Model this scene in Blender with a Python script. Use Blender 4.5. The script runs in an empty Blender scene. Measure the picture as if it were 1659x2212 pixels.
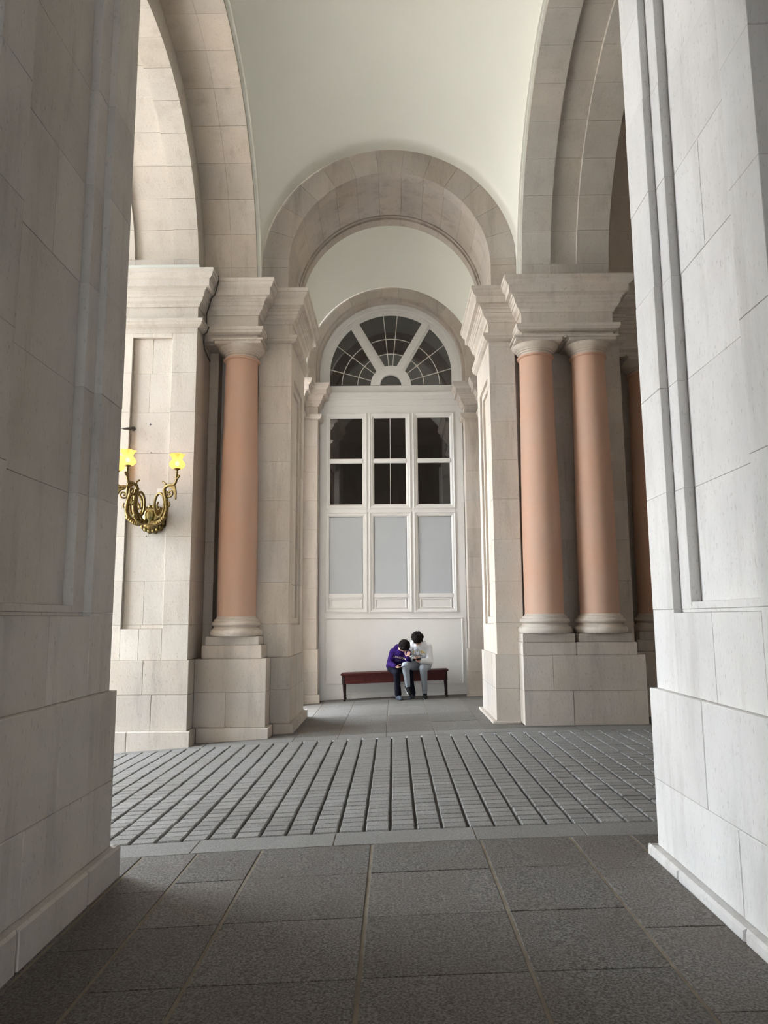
import bpy, bmesh, math, random
from mathutils import Vector, Matrix
from mathutils.bvhtree import BVHTree
random.seed(7)
PI = math.pi
sc = bpy.context.scene
col = sc.collection

# ------------------------------------------------------------------ camera
FW, FH, FPX = 1659.0, 2212.0, 1600.0
CAM = Vector((0, 0, 1.45))
_p, _y, _r = (math.radians(a) for a in (8.15, 0.73, 0.35))
_fw = Vector((-math.sin(_y)*math.cos(_p), math.cos(_y)*math.cos(_p), math.sin(_p)))
_rt = Vector((math.cos(_y), math.sin(_y), 0)); _up = _rt.cross(_fw)
RT = _rt*math.cos(_r) - _up*math.sin(_r); UP = _up*math.cos(_r) + _rt*math.sin(_r)
cd = bpy.data.cameras.new('camera'); cam = bpy.data.objects.new('camera', cd); col.objects.link(cam)
m = Matrix.Identity(4)
for i in range(3):
    m[i][0], m[i][1], m[i][2], m[i][3] = RT[i], UP[i], -_fw[i], CAM[i]
cam.matrix_world = m
cd.sensor_fit = 'VERTICAL'; cd.sensor_height = 24.0; cd.lens = FPX/FH*24.0
cd.clip_start = 0.05; cd.clip_end = 400
sc.camera = cam

def PX(px, py, Y):
    """pixel -> point on the plane y = Y"""
    d = _fw + RT*((px-FW/2)/FPX) - UP*((py-FH/2)/FPX)
    return CAM + d*(Y/d.y)

# ------------------------------------------------------------------ light
w = bpy.data.worlds.new('world'); sc.world = w; w.use_nodes = True
bg = w.node_tree.nodes['Background']; bg.inputs[0].default_value = (0.86, 0.93, 1.0, 1); bg.inputs[1].default_value = 9.5
sd = bpy.data.lights.new('sun', 'SUN'); sd.energy = 24.0; sd.angle = 0.009; sd.color = (1.0, 0.95, 0.88)
sun = bpy.data.objects.new('sun', sd); col.objects.link(sun)
sun.rotation_euler = Vector((0.02, 0.62, -0.78)).to_track_quat('-Z', 'Y').to_euler()
vs = sc.view_settings; vs.view_transform = 'Standard'; vs.look = 'None'; vs.exposure = 1.08; vs.gamma = 1.0
vs.use_curve_mapping = False
sc.cycles.use_denoising = True
sc.cycles.max_bounces = 10; sc.cycles.diffuse_bounces = 6; sc.cycles.glossy_bounces = 4
sc.cycles.caustics_reflective = False; sc.cycles.caustics_refractive = False

# ------------------------------------------------------------------ materials
def mat(name):
    m = bpy.data.materials.new(name); m.use_nodes = True
    return m, m.node_tree, m.node_tree.nodes['Principled BSDF']
def nd(nt, kind, **kw):
    n = nt.nodes.new(kind)
    for k, v in kw.items(): setattr(n, k, v)
    return n
def posnoise(nt, scale, detail=4, vec=(1, 1, 1), rough=.6):
    g = nd(nt, 'ShaderNodeNewGeometry'); mp = nd(nt, 'ShaderNodeMapping'); mp.inputs['Scale'].default_value = vec
    nt.links.new(g.outputs['Position'], mp.inputs[0])
    n = nd(nt, 'ShaderNodeTexNoise'); n.inputs['Scale'].default_value = scale; n.inputs['Detail'].default_value = detail
    n.inputs['Roughness'].default_value = rough
    nt.links.new(mp.outputs[0], n.inputs['Vector']); return n.outputs['Fac']
def ramp(nt, src, a, b, c0=(0, 0, 0, 1), c1=(1, 1, 1, 1)):
    r = nd(nt, 'ShaderNodeValToRGB'); r.color_ramp.elements[0].position = a; r.color_ramp.elements[1].position = b
    r.color_ramp.elements[0].color = c0; r.color_ramp.elements[1].color = c1
    nt.links.new(src, r.inputs[0]); return r.outputs[0]
def mix(nt, fac, a, b, mode='MIX'):
    x = nd(nt, 'ShaderNodeMix', data_type='RGBA', blend_type=mode)
    for s, v in ((x.inputs[0], fac), (x.inputs[6], a), (x.inputs[7], b)):
        if hasattr(v, 'links'): nt.links.new(v, s)
        else: s.default_value = v if not isinstance(v, tuple) or len(v) == 4 else v+(1,)
    return x.outputs[2]
def bump(nt, bs, src, strength, dist=.01):
    b = nd(nt, 'ShaderNodeBump'); b.inputs['Strength'].default_value = strength; b.inputs['Distance'].default_value = dist
    nt.links.new(src, b.inputs['Height']); nt.links.new(b.outputs[0], bs.inputs['Normal'])

def stone(name, base, grey, stain, spread=.07, pits=.6, rough=.85):
    m, nt, bs = mat(name)
    big = ramp(nt, posnoise(nt, 1.3, 5), .35, .68)
    c = mix(nt, big, base, grey)
    st = ramp(nt, posnoise(nt, 3.0, 6, (1.6, 1.6, .22), .7), .52, .75)
    c = mix(nt, st, c, stain)
    oi = nd(nt, 'ShaderNodeObjectInfo')
    mr = nd(nt, 'ShaderNodeMapRange'); mr.inputs[3].default_value = 1-spread; mr.inputs[4].default_value = 1+spread*.5
    nt.links.new(oi.outputs['Random'], mr.inputs[0])
    hs = nd(nt, 'ShaderNodeHueSaturation'); nt.links.new(mr.outputs[0], hs.inputs['Value']); nt.links.new(c, hs.inputs['Color'])
    mr2 = nd(nt, 'ShaderNodeMapRange'); mr2.inputs[3].default_value = .85; mr2.inputs[4].default_value = 1.12
    ml = nd(nt, 'ShaderNodeMath', operation='FRACT'); mm = nd(nt, 'ShaderNodeMath', operation='MULTIPLY'); mm.inputs[1].default_value = 7.31
    nt.links.new(oi.outputs['Random'], mm.inputs[0]); nt.links.new(mm.outputs[0], ml.inputs[0]); nt.links.new(ml.outputs[0], mr2.inputs[0])
    nt.links.new(mr2.outputs[0], hs.inputs['Saturation'])
    fine = posnoise(nt, 55, 3, (1, 1, .45))
    pit = ramp(nt, fine, .28, .40, (.62, .60, .58, 1), (1, 1, 1, 1))
    scr = ramp(nt, posnoise(nt, 30, 4, (1, 1, .16), .75), .66, .74, (1, 1, 1, 1), (.66, .63, .60, 1))
    blo = ramp(nt, posnoise(nt, .7, 6, (1, 1, .6), .65), .3, .7, (.84, .825, .81, 1), (1.10, 1.10, 1.09, 1))
    c2 = mix(nt, pits, hs.outputs[0], pit, 'MULTIPLY'); c2 = mix(nt, .8, c2, scr, 'MULTIPLY'); c2 = mix(nt, 1.0, c2, blo, 'MULTIPLY')
    nt.links.new(c2, bs.inputs['Base Color']); bs.inputs['Roughness'].default_value = rough
    bs.inputs['Specular IOR Level'].default_value = .25
    bump(nt, bs, fine, .35, .006)
    return m
def plain(name, c, rough=.6, metal=0, spec=.5, noise=0, nscale=20):
    m, nt, bs = mat(name)
    bs.inputs['Roughness'].default_value = rough; bs.inputs['Metallic'].default_value = metal; bs.inputs['Specular IOR Level'].default_value = spec
    if noise:
        n = posnoise(nt, nscale, 4)
        f = ramp(nt, n, .3, .7, (1-noise,)*3+(1,), (1,)*3+(1,))
        nt.links.new(mix(nt, 1.0, c+(1,), f, 'MULTIPLY'), bs.inputs['Base Color'])
    else: bs.inputs['Base Color'].default_value = c+(1,)
    return m
def granite(name, a, b, tint, spread=.12):
    m, nt, bs = mat(name)
    f = ramp(nt, posnoise(nt, 95, 3), .38, .66)
    c = mix(nt, f, a, b)
    g = ramp(nt, posnoise(nt, .9, 4), .4, .7)
    c = mix(nt, g, c, mix(nt, .55, c, tint))
    oi = nd(nt, 'ShaderNodeObjectInfo'); mr = nd(nt, 'ShaderNodeMapRange'); mr.inputs[3].default_value = 1-spread; mr.inputs[4].default_value = 1+spread
    nt.links.new(oi.outputs['Random'], mr.inputs[0])
    hs = nd(nt, 'ShaderNodeHueSaturation'); nt.links.new(mr.outputs[0], hs.inputs['Value']); nt.links.new(c, hs.inputs['Color'])
    nt.links.new(hs.outputs[0], bs.inputs['Base Color']); bs.inputs['Roughness'].default_value = .62; bs.inputs['Specular IOR Level'].default_value = .3
    bump(nt, bs, posnoise(nt, 160, 2), .25, .004)
    return m

M = {}
M['stone'] = stone('limestone', (.61, .54, .465), (.575, .53, .48), (.45, .395, .345))
M['stone_dust'] = stone('limestone_plinth', (.51, .455, .395), (.48, .45, .415), (.36, .33, .295), .08)
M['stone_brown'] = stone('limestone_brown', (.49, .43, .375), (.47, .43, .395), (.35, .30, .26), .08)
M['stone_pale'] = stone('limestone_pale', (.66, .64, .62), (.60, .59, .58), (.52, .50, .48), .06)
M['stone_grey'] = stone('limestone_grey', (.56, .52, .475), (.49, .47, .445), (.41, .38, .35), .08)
M['stone_cream'] = stone('limestone_cream', (.56, .52, .468), (.535, .505, .465), (.45, .41, .365), .06)
M['mortar'] = plain('mortar', (.50, .45, .40), .95, noise=.3)
M['plaster'] = plain('plaster', (.765, .765, .70), .9, noise=.05, nscale=.8)
M['slab'] = granite('granite_slab', (.052, .050, .047), (.225, .217, .203), (.095, .074, .058))
M['kerb'] = granite('granite_kerb', (.155, .153, .15), (.26, .257, .25), (.16, .153, .147), .06)
M['paver'] = granite('granite_paver', (.155, .154, .152), (.31, .307, .302), (.18, .172, .163), .13)
M['grout'] = plain('grout', (.25, .215, .165), .95, noise=.35, nscale=9)
M['joint'] = plain('dark_joint', (.10, .09, .08), .95, noise=.3)
M['pink'] = None
def column_mat(name, a, b):
    m, nt, bs = mat(name)
    c = mix(nt, ramp(nt, posnoise(nt, 1.6, 5), .35, .7), a, b)
    c = mix(nt, ramp(nt, posnoise(nt, 90, 2), .66, .76), c, (.42, .28, .21))
    nt.links.new(c, bs.inputs['Base Color']); bs.inputs['Roughness'].default_value = .7; bs.inputs['Specular IOR Level'].default_value = .25
    bump(nt, bs, posnoise(nt, 70, 3), .15, .004); return m
M['pink'] = column_mat('pink_shaft', (.60, .37, .265), (.57, .39, .30))
M['paint'] = plain('white_paint', (.66, .645, .62), .45, noise=.06, nscale=2.5)
M['frost'] = plain('frosted_glass', (.39, .405, .415), .3, noise=.04, nscale=2)
m_, nt_, bs_ = mat('dark_glass'); bs_.inputs['Base Color'].default_value = (.012, .011, .010, 1); bs_.inputs['Roughness'].default_value = .02; bs_.inputs['IOR'].default_value = 2.0
M['glass'] = m_
M['wire'] = plain('pale_lead', (.60, .58, .54), .5)
M['wood'] = plain('mahogany', (.065, .010, .008), .55, spec=.2, noise=.45, nscale=14)
M['wood_dark'] = plain('dark_wood', (.018, .009, .008), .6, spec=.2)
M['brass'] = plain('brass', (.30, .215, .085), .36, 1.0, noise=.75, nscale=60)
M['brass_bright'] = plain('polished_brass', (.50, .42, .17), .25, 1.0)
M['iron'] = plain('dark_iron', (.05, .045, .04), .6)
M['white_plate'] = plain('white_plate', (.72, .70, .67), .5)
M['cable'] = plain('cable', (.10, .085, .075), .7)

# ------------------------------------------------------------------ helpers
def tag(o, label=None, cat=None, kind=None, group=None):
    if label: o['label'] = label
    if cat: o['category'] = cat
    if kind: o['kind'] = kind
    if group: o['group'] = group
    return o
def empty(name, loc, label, cat, kind=None, group=None):
    o = bpy.data.objects.new(name, None); col.objects.link(o); o.location = loc; o.empty_display_size = .1
    return tag(o, label, cat, kind, group)
def wloc(p):
    v = Vector((0, 0, 0))
    while p is not None: v += p.location; p = p.parent
    return v
def mesh(name, verts, faces, material, parent=None, smooth=False, base=False, origin=None):
    """world-space verts -> object with its origin at the centre (or base)"""
    xs = [v[0] for v in verts]; ys = [v[1] for v in verts]; zs = [v[2] for v in verts]
    c = Vector(((min(xs)+max(xs))/2, (min(ys)+max(ys))/2, min(zs) if base else (min(zs)+max(zs))/2)) if origin is None else Vector(origin)
    me = bpy.data.meshes.new(name); me.from_pydata([(v[0]-c.x, v[1]-c.y, v[2]-c.z) for v in verts], [], faces)
    me.materials.append(material if not isinstance(material, str) else M[material])
    if smooth: me.polygons.foreach_set('use_smooth', [True]*len(me.polygons))
    o = bpy.data.objects.new(name, me); col.objects.link(o)
    o.location = c - (wloc(parent) if parent else Vector((0, 0, 0))); o.parent = parent
    return o
class MB:
    """collects shapes (world coords), builds one mesh object"""
    def __init__(s): s.v = []; s.f = []
    def add(s, v, f):
        n = len(s.v); s.v += [tuple(p) for p in v]; s.f += [tuple(i+n for i in q) for q in f]; return s
    def box(s, x0, x1, y0, y1, z0, z1, b=0.0):
        if b <= 0:
            return s.add([(x, y, z) for z in (z0, z1) for y in (y0, y1) for x in (x0, x1)],
                         [(0, 2, 3, 1), (4, 5, 7, 6), (0, 1, 5, 4), (2, 6, 7, 3), (0, 4, 6, 2), (1, 3, 7, 5)])
        bm = bmesh.new(); bmesh.ops.create_cube(bm, size=1)
        for v in bm.verts: v.co = Vector(((x0+x1)/2+v.co.x*(x1-x0), (y0+y1)/2+v.co.y*(y1-y0), (z0+z1)/2+v.co.z*(z1-z0)))
        bmesh.ops.bevel(bm, geom=list(bm.edges), offset=b, segments=2, affect='EDGES'); return s.bm(bm)
    def bm(s, bm, mtx=None):
        bm.verts.ensure_lookup_table(); bm.verts.index_update()
        s.add([(mtx @ v.co if mtx else v.co) for v in bm.verts], [[v.index for v in f.verts] for f in bm.faces]); bm.free(); return s
    def lathe(s, c, prof, n=32, axis='Z', mod=None):
        """prof: list of (radius, height) bottom to top"""
        vs = []; k = len(prof)
        for i in range(n):
            a = 2*PI*i/n
            for r, h in prof:
                rr = r*(mod(a, r, h) if mod else 1)
                if axis == 'Z': vs.append((c[0]+rr*math.cos(a), c[1]+rr*math.sin(a), c[2]+h))
                else: vs.append((c[0]+rr*math.cos(a), c[1]-h, c[2]+rr*math.sin(a)))
        fs = [(i*k+j, ((i+1) % n)*k+j, ((i+1) % n)*k+j+1, i*k+j+1) for i in range(n) for j in range(k-1)]
        fs.append(tuple(i*k for i in range(n))[::-1]); fs.append(tuple(i*k+k-1 for i in range(n)))
        return s.add(vs, fs)
    def tube(s, pts, r, n=8):
        pts = [Vector(p) for p in pts]; rs = r if isinstance(r, (list, tuple)) else [r]*len(pts)
        vs = []; prev = None
        for i, p in enumerate(pts):
            t = (pts[min(i+1, len(pts)-1)]-pts[max(i-1, 0)]).normalized()
            if prev is None:
                a = t.cross(Vector((0, 0, 1))); a = a if a.length > .1 else t.cross(Vector((0, 1, 0)))
            else: a = prev - t*prev.dot(t)
            a.normalize(); prev = a; b = t.cross(a)
            for k in range(n):
                q = 2*PI*k/n; vs.append(p+(a*math.cos(q)+b*math.sin(q))*rs[i])
        fs = [(i*n+k, i*n+(k+1) % n, (i+1)*n+(k+1) % n, (i+1)*n+k) for i in range(len(pts)-1) for k in range(n)]
        fs.append(tuple(range(n))[::-1]); fs.append(tuple(range((len(pts)-1)*n, len(pts)*n)))
        return s.add(vs, fs)
    def ball(s, c, r, sx=1, sy=1, sz=1, seg=12, rot=None):
        bm = bmesh.new(); bmesh.ops.create_uvsphere(bm, u_segments=seg, v_segments=max(6, seg*2//3), radius=r)
        S = Matrix.Translation(c) @ (rot.to_4x4() if rot else Matrix.Identity(4)) @ Matrix.Diagonal((sx, sy, sz, 1))
        return s.bm(bm, S)
    def capsule(s, p0, r0, p1, r1, seg=12):
        p0, p1 = Vector(p0), Vector(p1); d = p1-p0
        q = d.to_track_quat('Z', 'Y'); L = d.length; prof = []
        for i in range(6): a = -PI/2+PI/2*i/5; prof.append((r0*math.cos(a), r0*math.sin(a)))
        for i in range(6): a = PI/2*i/5; prof.append((r1*math.cos(a), L+r1*math.sin(a)))
        t = MB(); t.lathe((0, 0, 0), [(max(r, 1e-4), h) for r, h in prof], seg)
        return s.add([q @ Vector(v)+p0 for v in t.v], t.f)
    def build(s, name, material, parent=None, smooth=False, base=False, origin=None):
        o = mesh(name, s.v, s.f, material, parent, smooth, base, origin); return o
def autosmooth(o, ang=40):
    me = o.data
    me.polygons.foreach_set('use_smooth', [True]*len(me.polygons))
    bm = bmesh.new(); bm.from_mesh(me)
    for e in bm.edges:
        if len(e.link_faces) == 2 and e.calc_face_angle(0) > math.radians(ang): e.smooth = False
    bm.to_mesh(me); bm.free(); return o

def block(parent, name, O, U, N, u0, u1, z0, z1, d=0.0, t=.10, bev=.003, material='stone', mit=(0, 0), gap=(.0015,)*4):
    """one ashlar block: a chamfered face on the plane through O (plan point) along U, facing N"""
    d += random.uniform(-.0015, .0015)
    u0 += gap[0]; u1 -= gap[1]; z0 += gap[2]; z1 -= gap[3]
    if u1-u0 < .02 or z1-z0 < .015: return None
    b = min(bev, (u1-u0)/4, (z1-z0)/4)
    def P(u, z, dep): return (O[0]+U[0]*u-N[0]*dep, O[1]+U[1]*u-N[1]*dep, z)
    rings = []
    for ins, dep, mi in ((b, d, 0), (0, d+b, 0), (0, d+t, t)):
        a0 = u0+ins+(mi if mit[0] else 0); a1 = u1-ins-(mi if mit[1] else 0)
        rings.append([P(a0, z0+ins, dep), P(a1, z0+ins, dep), P(a1, z1-ins, dep), P(a0, z1-ins, dep)])
    vs = rings[0]+rings[1]+rings[2]
    fs = [(0, 1, 2, 3)]
    for k in (0, 4):
        for i in range(4): j = (i+1) % 4; fs.append((k+i, k+4+i, k+4+j, k+j))
    if U[0]*N[1]-U[1]*N[0] > 0: fs = [f[::-1] for f in fs]
    return mesh(name, vs, fs, material, parent)
GAP = .0007
def ashlar(parent, O, U, N, w, rows, plen=(.6, 1.0), regions=(), mit=(0, 0), seed=1, d=0.0, t=.10, bev=.003, material='stone', cuts=None, name='stone_block'):
    """courses between the heights in rows; regions (u0,u1,z0,z1,depth) are sunk panels"""
    rnd = random.Random(seed)
    for k in range(len(rows)-1):
        z0, z1 = rows[k], rows[k+1]
        edges = {0.0, w}
        for (a, b, c, e, dep) in regions:
            if c < z1-.001 and e > z0+.001: edges |= {a, b}
        perps = set()
        if cuts: perps = set(cuts[k % len(cuts)])
        else:
            u = rnd.uniform(*plen)*(.5 if k % 2 else 1)
            while u < w-.18: perps.add(u); u += rnd.uniform(*plen)
        us = sorted(edges | {p for p in perps if all(abs(p-e) > .12 for e in edges)})
        for i in range(len(us)-1):
            a, b = us[i], us[i+1]; mid = (a+b)/2
            zs = {z0, z1}
            for (ra, rb, c, e, dep) in regions:
                if ra < mid < rb:
                    for q in (c, e):
                        if z0+.002 < q < z1-.002: zs.add(q)
            zs = sorted(zs)
            for j in range(len(zs)-1):
                zm = (zs[j]+zs[j+1])/2; dep = 0
                for (ra, rb, c, e, dd) in regions:
                    if ra < mid < rb and c < zm < e: dep = max(dep, dd)
                g = [GAP]*4
                if i == 0: g[0] = 0 if mit[0] else GAP
                if i == len(us)-2: g[1] = 0 if mit[1] else GAP
                block(parent, name, O, U, N, a, b, zs[j], zs[j+1], d+dep, max(t-dep*.2, .06) if not dep else t, bev, material, (mit[0] and i == 0, mit[1] and i == len(us)-2), g)

def voussoir(parent, name, axis, c, r0, r1, a0, a1, x0, x1, material='stone', seg=3, gap=.0016, stilt=0):
    """arch stone: axis 'Y' = arch in the xz plane (x0..x1 run along y); axis 'X' = arch in the yz plane"""
    g = gap/r0; a0 += g; a1 -= g; x0 += gap*.7; x1 -= gap*.7
    vs = []
    for i in range(seg+1):
        a = a0+(a1-a0)*i/seg
        for r in (r0, r1):
            for x in (x0, x1):
                h, v = c[0]+r*math.cos(a), c[1]+r*math.sin(a)
                vs.append((h, x, v) if axis == 'Y' else (x, h, v))
    fs = []
    for i in range(seg):
        b, n = i*4, i*4+4
        fs += [(b, b+1, n+1, n), (b+2, n+2, n+3, b+3), (b, n, n+2, b+2), (b+1, b+3, n+3, n+1)]
    e = seg*4; fs += [(0, 2, 3, 1), (e, e+1, e+3, e+2)]
    if axis == 'Y': fs = [f[::-1] for f in fs]
    return mesh(name, vs, fs, material, parent)

def sweep(parent, name, prof, path, material='stone', left=True, capends=True):
    """sweep a moulding profile (projection, z) along a plan path with mitred corners"""
    n = len(path); offs = []
    for i in range(n):
        def nrm(a, b):
            d = Vector((b[0]-a[0], b[1]-a[1])).normalized(); return Vector((d.y, -d.x)) if not left else Vector((-d.y, d.x))
        n1 = nrm(path[i-1], path[i]) if i else None; n2 = nrm(path[i], path[i+1]) if i < n-1 else None
        if n1 is None: o = n2
        elif n2 is None: o = n1
        else: o = (n1+n2)/(1+n1.dot(n2))
        offs.append(o)
    k = len(prof); vs = []
    for p, o in zip(path, offs):
        for pr, z in prof: vs.append((p[0]+o.x*pr, p[1]+o.y*pr, z))
    fs = [(i*k+j, i*k+j+1, (i+1)*k+j+1, (i+1)*k+j) for i in range(n-1) for j in range(k-1)]
    if not left: fs = [f[::-1] for f in fs]
    if capends: fs += [tuple(range(k)), tuple(range((n-1)*k, n*k))[::-1]]
    return mesh(name, vs, fs, material, parent)

def g(x):
    """height of the paving: it falls towards the left"""
    x = min(max(x, -6), 3.6); return .04*x-.0055*x*x

# ================================================================== FLOOR
floor = empty('floor', (0, 0, 0), 'grey granite floor of slabs and paving sloping gently down to the left', 'floor', 'structure')
def bed(y0, y1, dz, material, name):
    vs, fs = [], []; xs = [-6+.25*i for i in range(57)]
    for x in xs: vs += [(x, y0, g(x)-dz), (x, y1, g(x)-dz)]
    for i in range(len(xs)-1): fs.append((2*i, 2*i+2, 2*i+3, 2*i+1))
    return mesh(name, vs, fs, material, floor)
bed(-9, 5.385, .006, 'grout', 'mortar_bed'); bed(5.385, 9.49, .026, 'joint', 'paving_bed'); bed(9.49, 14.6, .006, 'grout', 'mortar_bed')
def slab(name, x0, x1, y0, y1, gx=.008, gy=.005, material='slab', b=.003):
    x0 += gx; x1 -= gx; y0 += gy; y1 -= gy; h = random.uniform(-.0015, .0015)
    def r(i, dz): return [(x0+i, y0+i, g(x0+i)+dz), (x1-i, y0+i, g(x1-i)+dz), (x1-i, y1-i, g(x1-i)+dz), (x0+i, y1-i, g(x0+i)+dz)]
    vs = r(b, h)+r(0, h-b*.7)+r(0, h-.06)
    fs = [(0, 1, 2, 3)]+[(k+i, k+4+i, k+4+(i+1) % 4, k+(i+1) % 4) for k in (0, 4) for i in range(4)]
    return mesh(name, vs, fs, material, floor)
XL = [-4.6, -3.5, -2.5, -1.65, -1.29, -.87, -.155, .55, 1.13, 1.52, 2.4, 3.4, 4.6]
for i in range(len(XL)-1):
    if XL[i+1] <= -1.28: ys = [5.08, 4.41, 3.68, 2.95, 2.2, 1.4, .6, -.2, -1.2]
    elif XL[i] >= 1.12: ys = [5.08, 4.45, 3.65, 2.91, 2.2, 1.4, .6, -.2, -1.2]
    else: ys = [5.08, 4.525, 3.89, 3.262, 2.63, 2.0, 1.37, .74, -.2, -1.2]
    for j in range(len(ys)-1):
        slab('floor_slab', XL[i], XL[i+1], ys[j+1], ys[j], .010, .0025)
KX = [-4.6, -3.3, -2.3, -1.35, -.41, .53, 1.25, 2.3, 3.4, 4.6]
for i in range(len(KX)-1): slab('kerb_stone', KX[i], KX[i+1], 5.085, 5.375, .004, .003, 'kerb')
FX = [-4.6, -3.4, -2.4, -1.28, -.72, -.11, .50, 1.15, 2.3, 3.4, 4.6]
for i in range(len(FX)-1):
    ys = [9.50, 9.80, 10.62+.1*(i % 2), 11.55, 12.3+.25*(i % 2), 13.05, 13.6, 14.2]
    for j in range(len(ys)-1): slab('floor_slab', FX[i], FX[i+1], ys[j], ys[j+1],   .004, .0025, 'kerb' if j == 0 else 'slab')
# granite setts of the carriage way
PW, PD = .1815, .1205
def paver_shape(b=.007, h=.05):
    a, c = PW/2-.0105, PD/2-.005
    vs = [(-a+b, -c+b, 0), (a-b, -c+b, 0), (a-b, c-b, 0), (-a+b, c-b, 0), (-a, -c, -b), (a, -c, -b), (a, c, -b), (-a, c, -b), (-a, -c, -h), (a, -c, -h), (a, c, -h), (-a, c, -h)]
    fs = [(0, 1, 2, 3)]+[(k+i, k+4+i, k+4+(i+1) % 4, k+(i+1) % 4) for k in (0, 4) for i in range(4)]
    return vs, fs
pv, pf = paver_shape()
pmesh = bpy.data.meshes.new('paver'); pmesh.from_pydata(pv, [], pf); pmesh.materials.append(M['paver'])
rest = MB(); cand = []
for i in range(-24, 24):
    for j in range(34):
        x = -.04+PW*(i+.5)+random.uniform(-.002, .002); y = 5.392+PD*(j+.5)+random.uniform(-.0015, .0015)
        vis = -.378*y-.1 < x < .345*y+.1
        cand.append((0 if vis else 1, j, abs(i+.5), x, y))
cand.sort()
for k, (vis, j, a, x, y) in enumerate(cand):
    sl = math.atan(.04-.011*x); z = g(x)+random.uniform(-.003, .002)
    if k < 300:
        o = bpy.data.objects.new('paver', pmesh); col.objects.link(o); o.parent = floor
        o.location = (x, y, z); o.rotation_euler = (random.uniform(-.008, .008), -sl, random.uniform(-.008, .008))
    else:
        R = Matrix.Translation((x, y, z)) @ Matrix.Rotation(-sl, 4, 'Y') @ Matrix.Rotation(random.uniform(-.008, .008), 4, 'Z')
        rest.add([R @ Vector(v) for v in pv], pf)
tag(rest.build('paver_field', 'paver', floor), kind='stuff')
ground = MB().box(-90, -5.95, -60, 60, -.9, -.47).build('ground', plain('pale_plaza', (.42, .40, .37), .9, noise=.2, nscale=2), None)
tag(ground, 'pale open ground outside the arcade to the left', 'ground', 'structure')

# ================================================================== NEAR PIERS
ROWN = [1.02, 1.49, 2.17, 2.80, 3.44, 4.07, 4.70, 5.33, 5.96, 6.6]
def near_pier(s, xf, name, label):
    """s = -1 left, +1 right; xf = plane of the inner face"""
    P = empty(name, (xf+s*.8, 3.8, g(xf)), label, 'wall', 'structure')
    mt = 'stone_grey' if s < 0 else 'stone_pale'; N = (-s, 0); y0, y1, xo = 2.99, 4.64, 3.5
    O = (xf, y0); U = (0, 1)
    reg = [(.29, 1.30, 1.47, 9, .045), (.29+.0, 1.16, 1.53, 9, .10)]
    reg = [(.29, 1.31, 1.47, 9, .045), (.29, 1.16, 1.53, 9, .10)]
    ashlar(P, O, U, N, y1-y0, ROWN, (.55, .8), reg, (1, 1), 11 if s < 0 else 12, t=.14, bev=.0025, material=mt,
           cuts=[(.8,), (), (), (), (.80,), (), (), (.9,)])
    # far and near ends
    ashlar(P, (xf, y1), (s, 0), (0, 1), xo-abs(xf), ROWN, (.6, .9), (), (1, 0), 13, t=.14, material=mt)
    ashlar(P, (xf, y0), (s, 0), (0, -1), xo-abs(xf), ROWN, (.6, .9), (), (1, 0), 14, t=.14, material=mt)
    # plinth
    e = .035; RP = [.10, .485, 1.02]
    ashlar(P, (xf-s*e, y0-e), (0, 1), N, y1-y0+2*e, RP, (.7, 1.0), (), (1, 1), 15, t=.10, bev=.005, material=mt, name='plinth_block', cuts=[(.62,), (.95,)])
    ashlar(P, (xf-s*e, y1+e), (s, 0), (0, 1), xo-abs(xf), RP, (.7, 1.0), (), (1, 0), 16, t=.10, bev=.005, material=mt, name='plinth_block')
    ashlar(P, (xf-s*e, y0-e), (s, 0), (0, -1), xo-abs(xf), RP, (.7, 1.0), (), (1, 0), 17, t=.10, bev=.005, material=mt, name='plinth_block')
    e = .085; RB = [g(xf)-.03, .10]
    ashlar(P, (xf-s*e, y0-e), (0, 1), N, y1-y0+2*e, RB, (.5, .9), (), (1, 1), 18, t=.09, bev=.014, material=mt, name='base_stone')
    ashlar(P, (xf-s*e, y1+e), (s, 0), (0, 1), xo-abs(xf), RB, (.5, .9), (), (1, 0), 19, t=.09, bev=.014, material=mt, name='base_stone')
    ashlar(P, (xf-s*e, y0-e), (s, 0), (0, -1), xo-abs(xf), RB, (.5, .9), (), (1, 0), 20, t=.09, bev=.014, material=mt, name='base_stone')
    a, b = sorted((xf+s*.115, s*xo))
    MB().box(a, b, y0+.09, y1-.09, g(xf)-.3, 9.9).build('core', 'mortar', P)
    return P
near_pier(-1, -1.755, 'wall_left', 'shaded stone pier close to the camera on the left with sunk panel')
near_pier(1, 1.60, 'wall_right', 'brightly lit stone pier close to the camera on the right with sunk panel')

# ================================================================== BACK WALLS
ROWB = [.93, 1.38, 1.95, 2.53, 3.10, 3.66, 4.22, 4.77, 5.33]
X_ = (1, 0); SY = (0, -1)
def plinth(P, x, y, w, U, N, top, mit, seed, cuts=None, z0=-.02, bt=.06, base=None):
    ashlar(P, (x, y), U, N, w, [z0, (z0+top)/2, top], (.5, .9), (), mit, seed, t=.1, bev=.004, material='stone_dust', name='plinth_block', cuts=cuts)
BL = empty('wall_back_left', (-2.6, 10.6, g(-2.6)), 'sunlit stone wall and pier left of the central passage', 'wall', 'structure')
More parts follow.
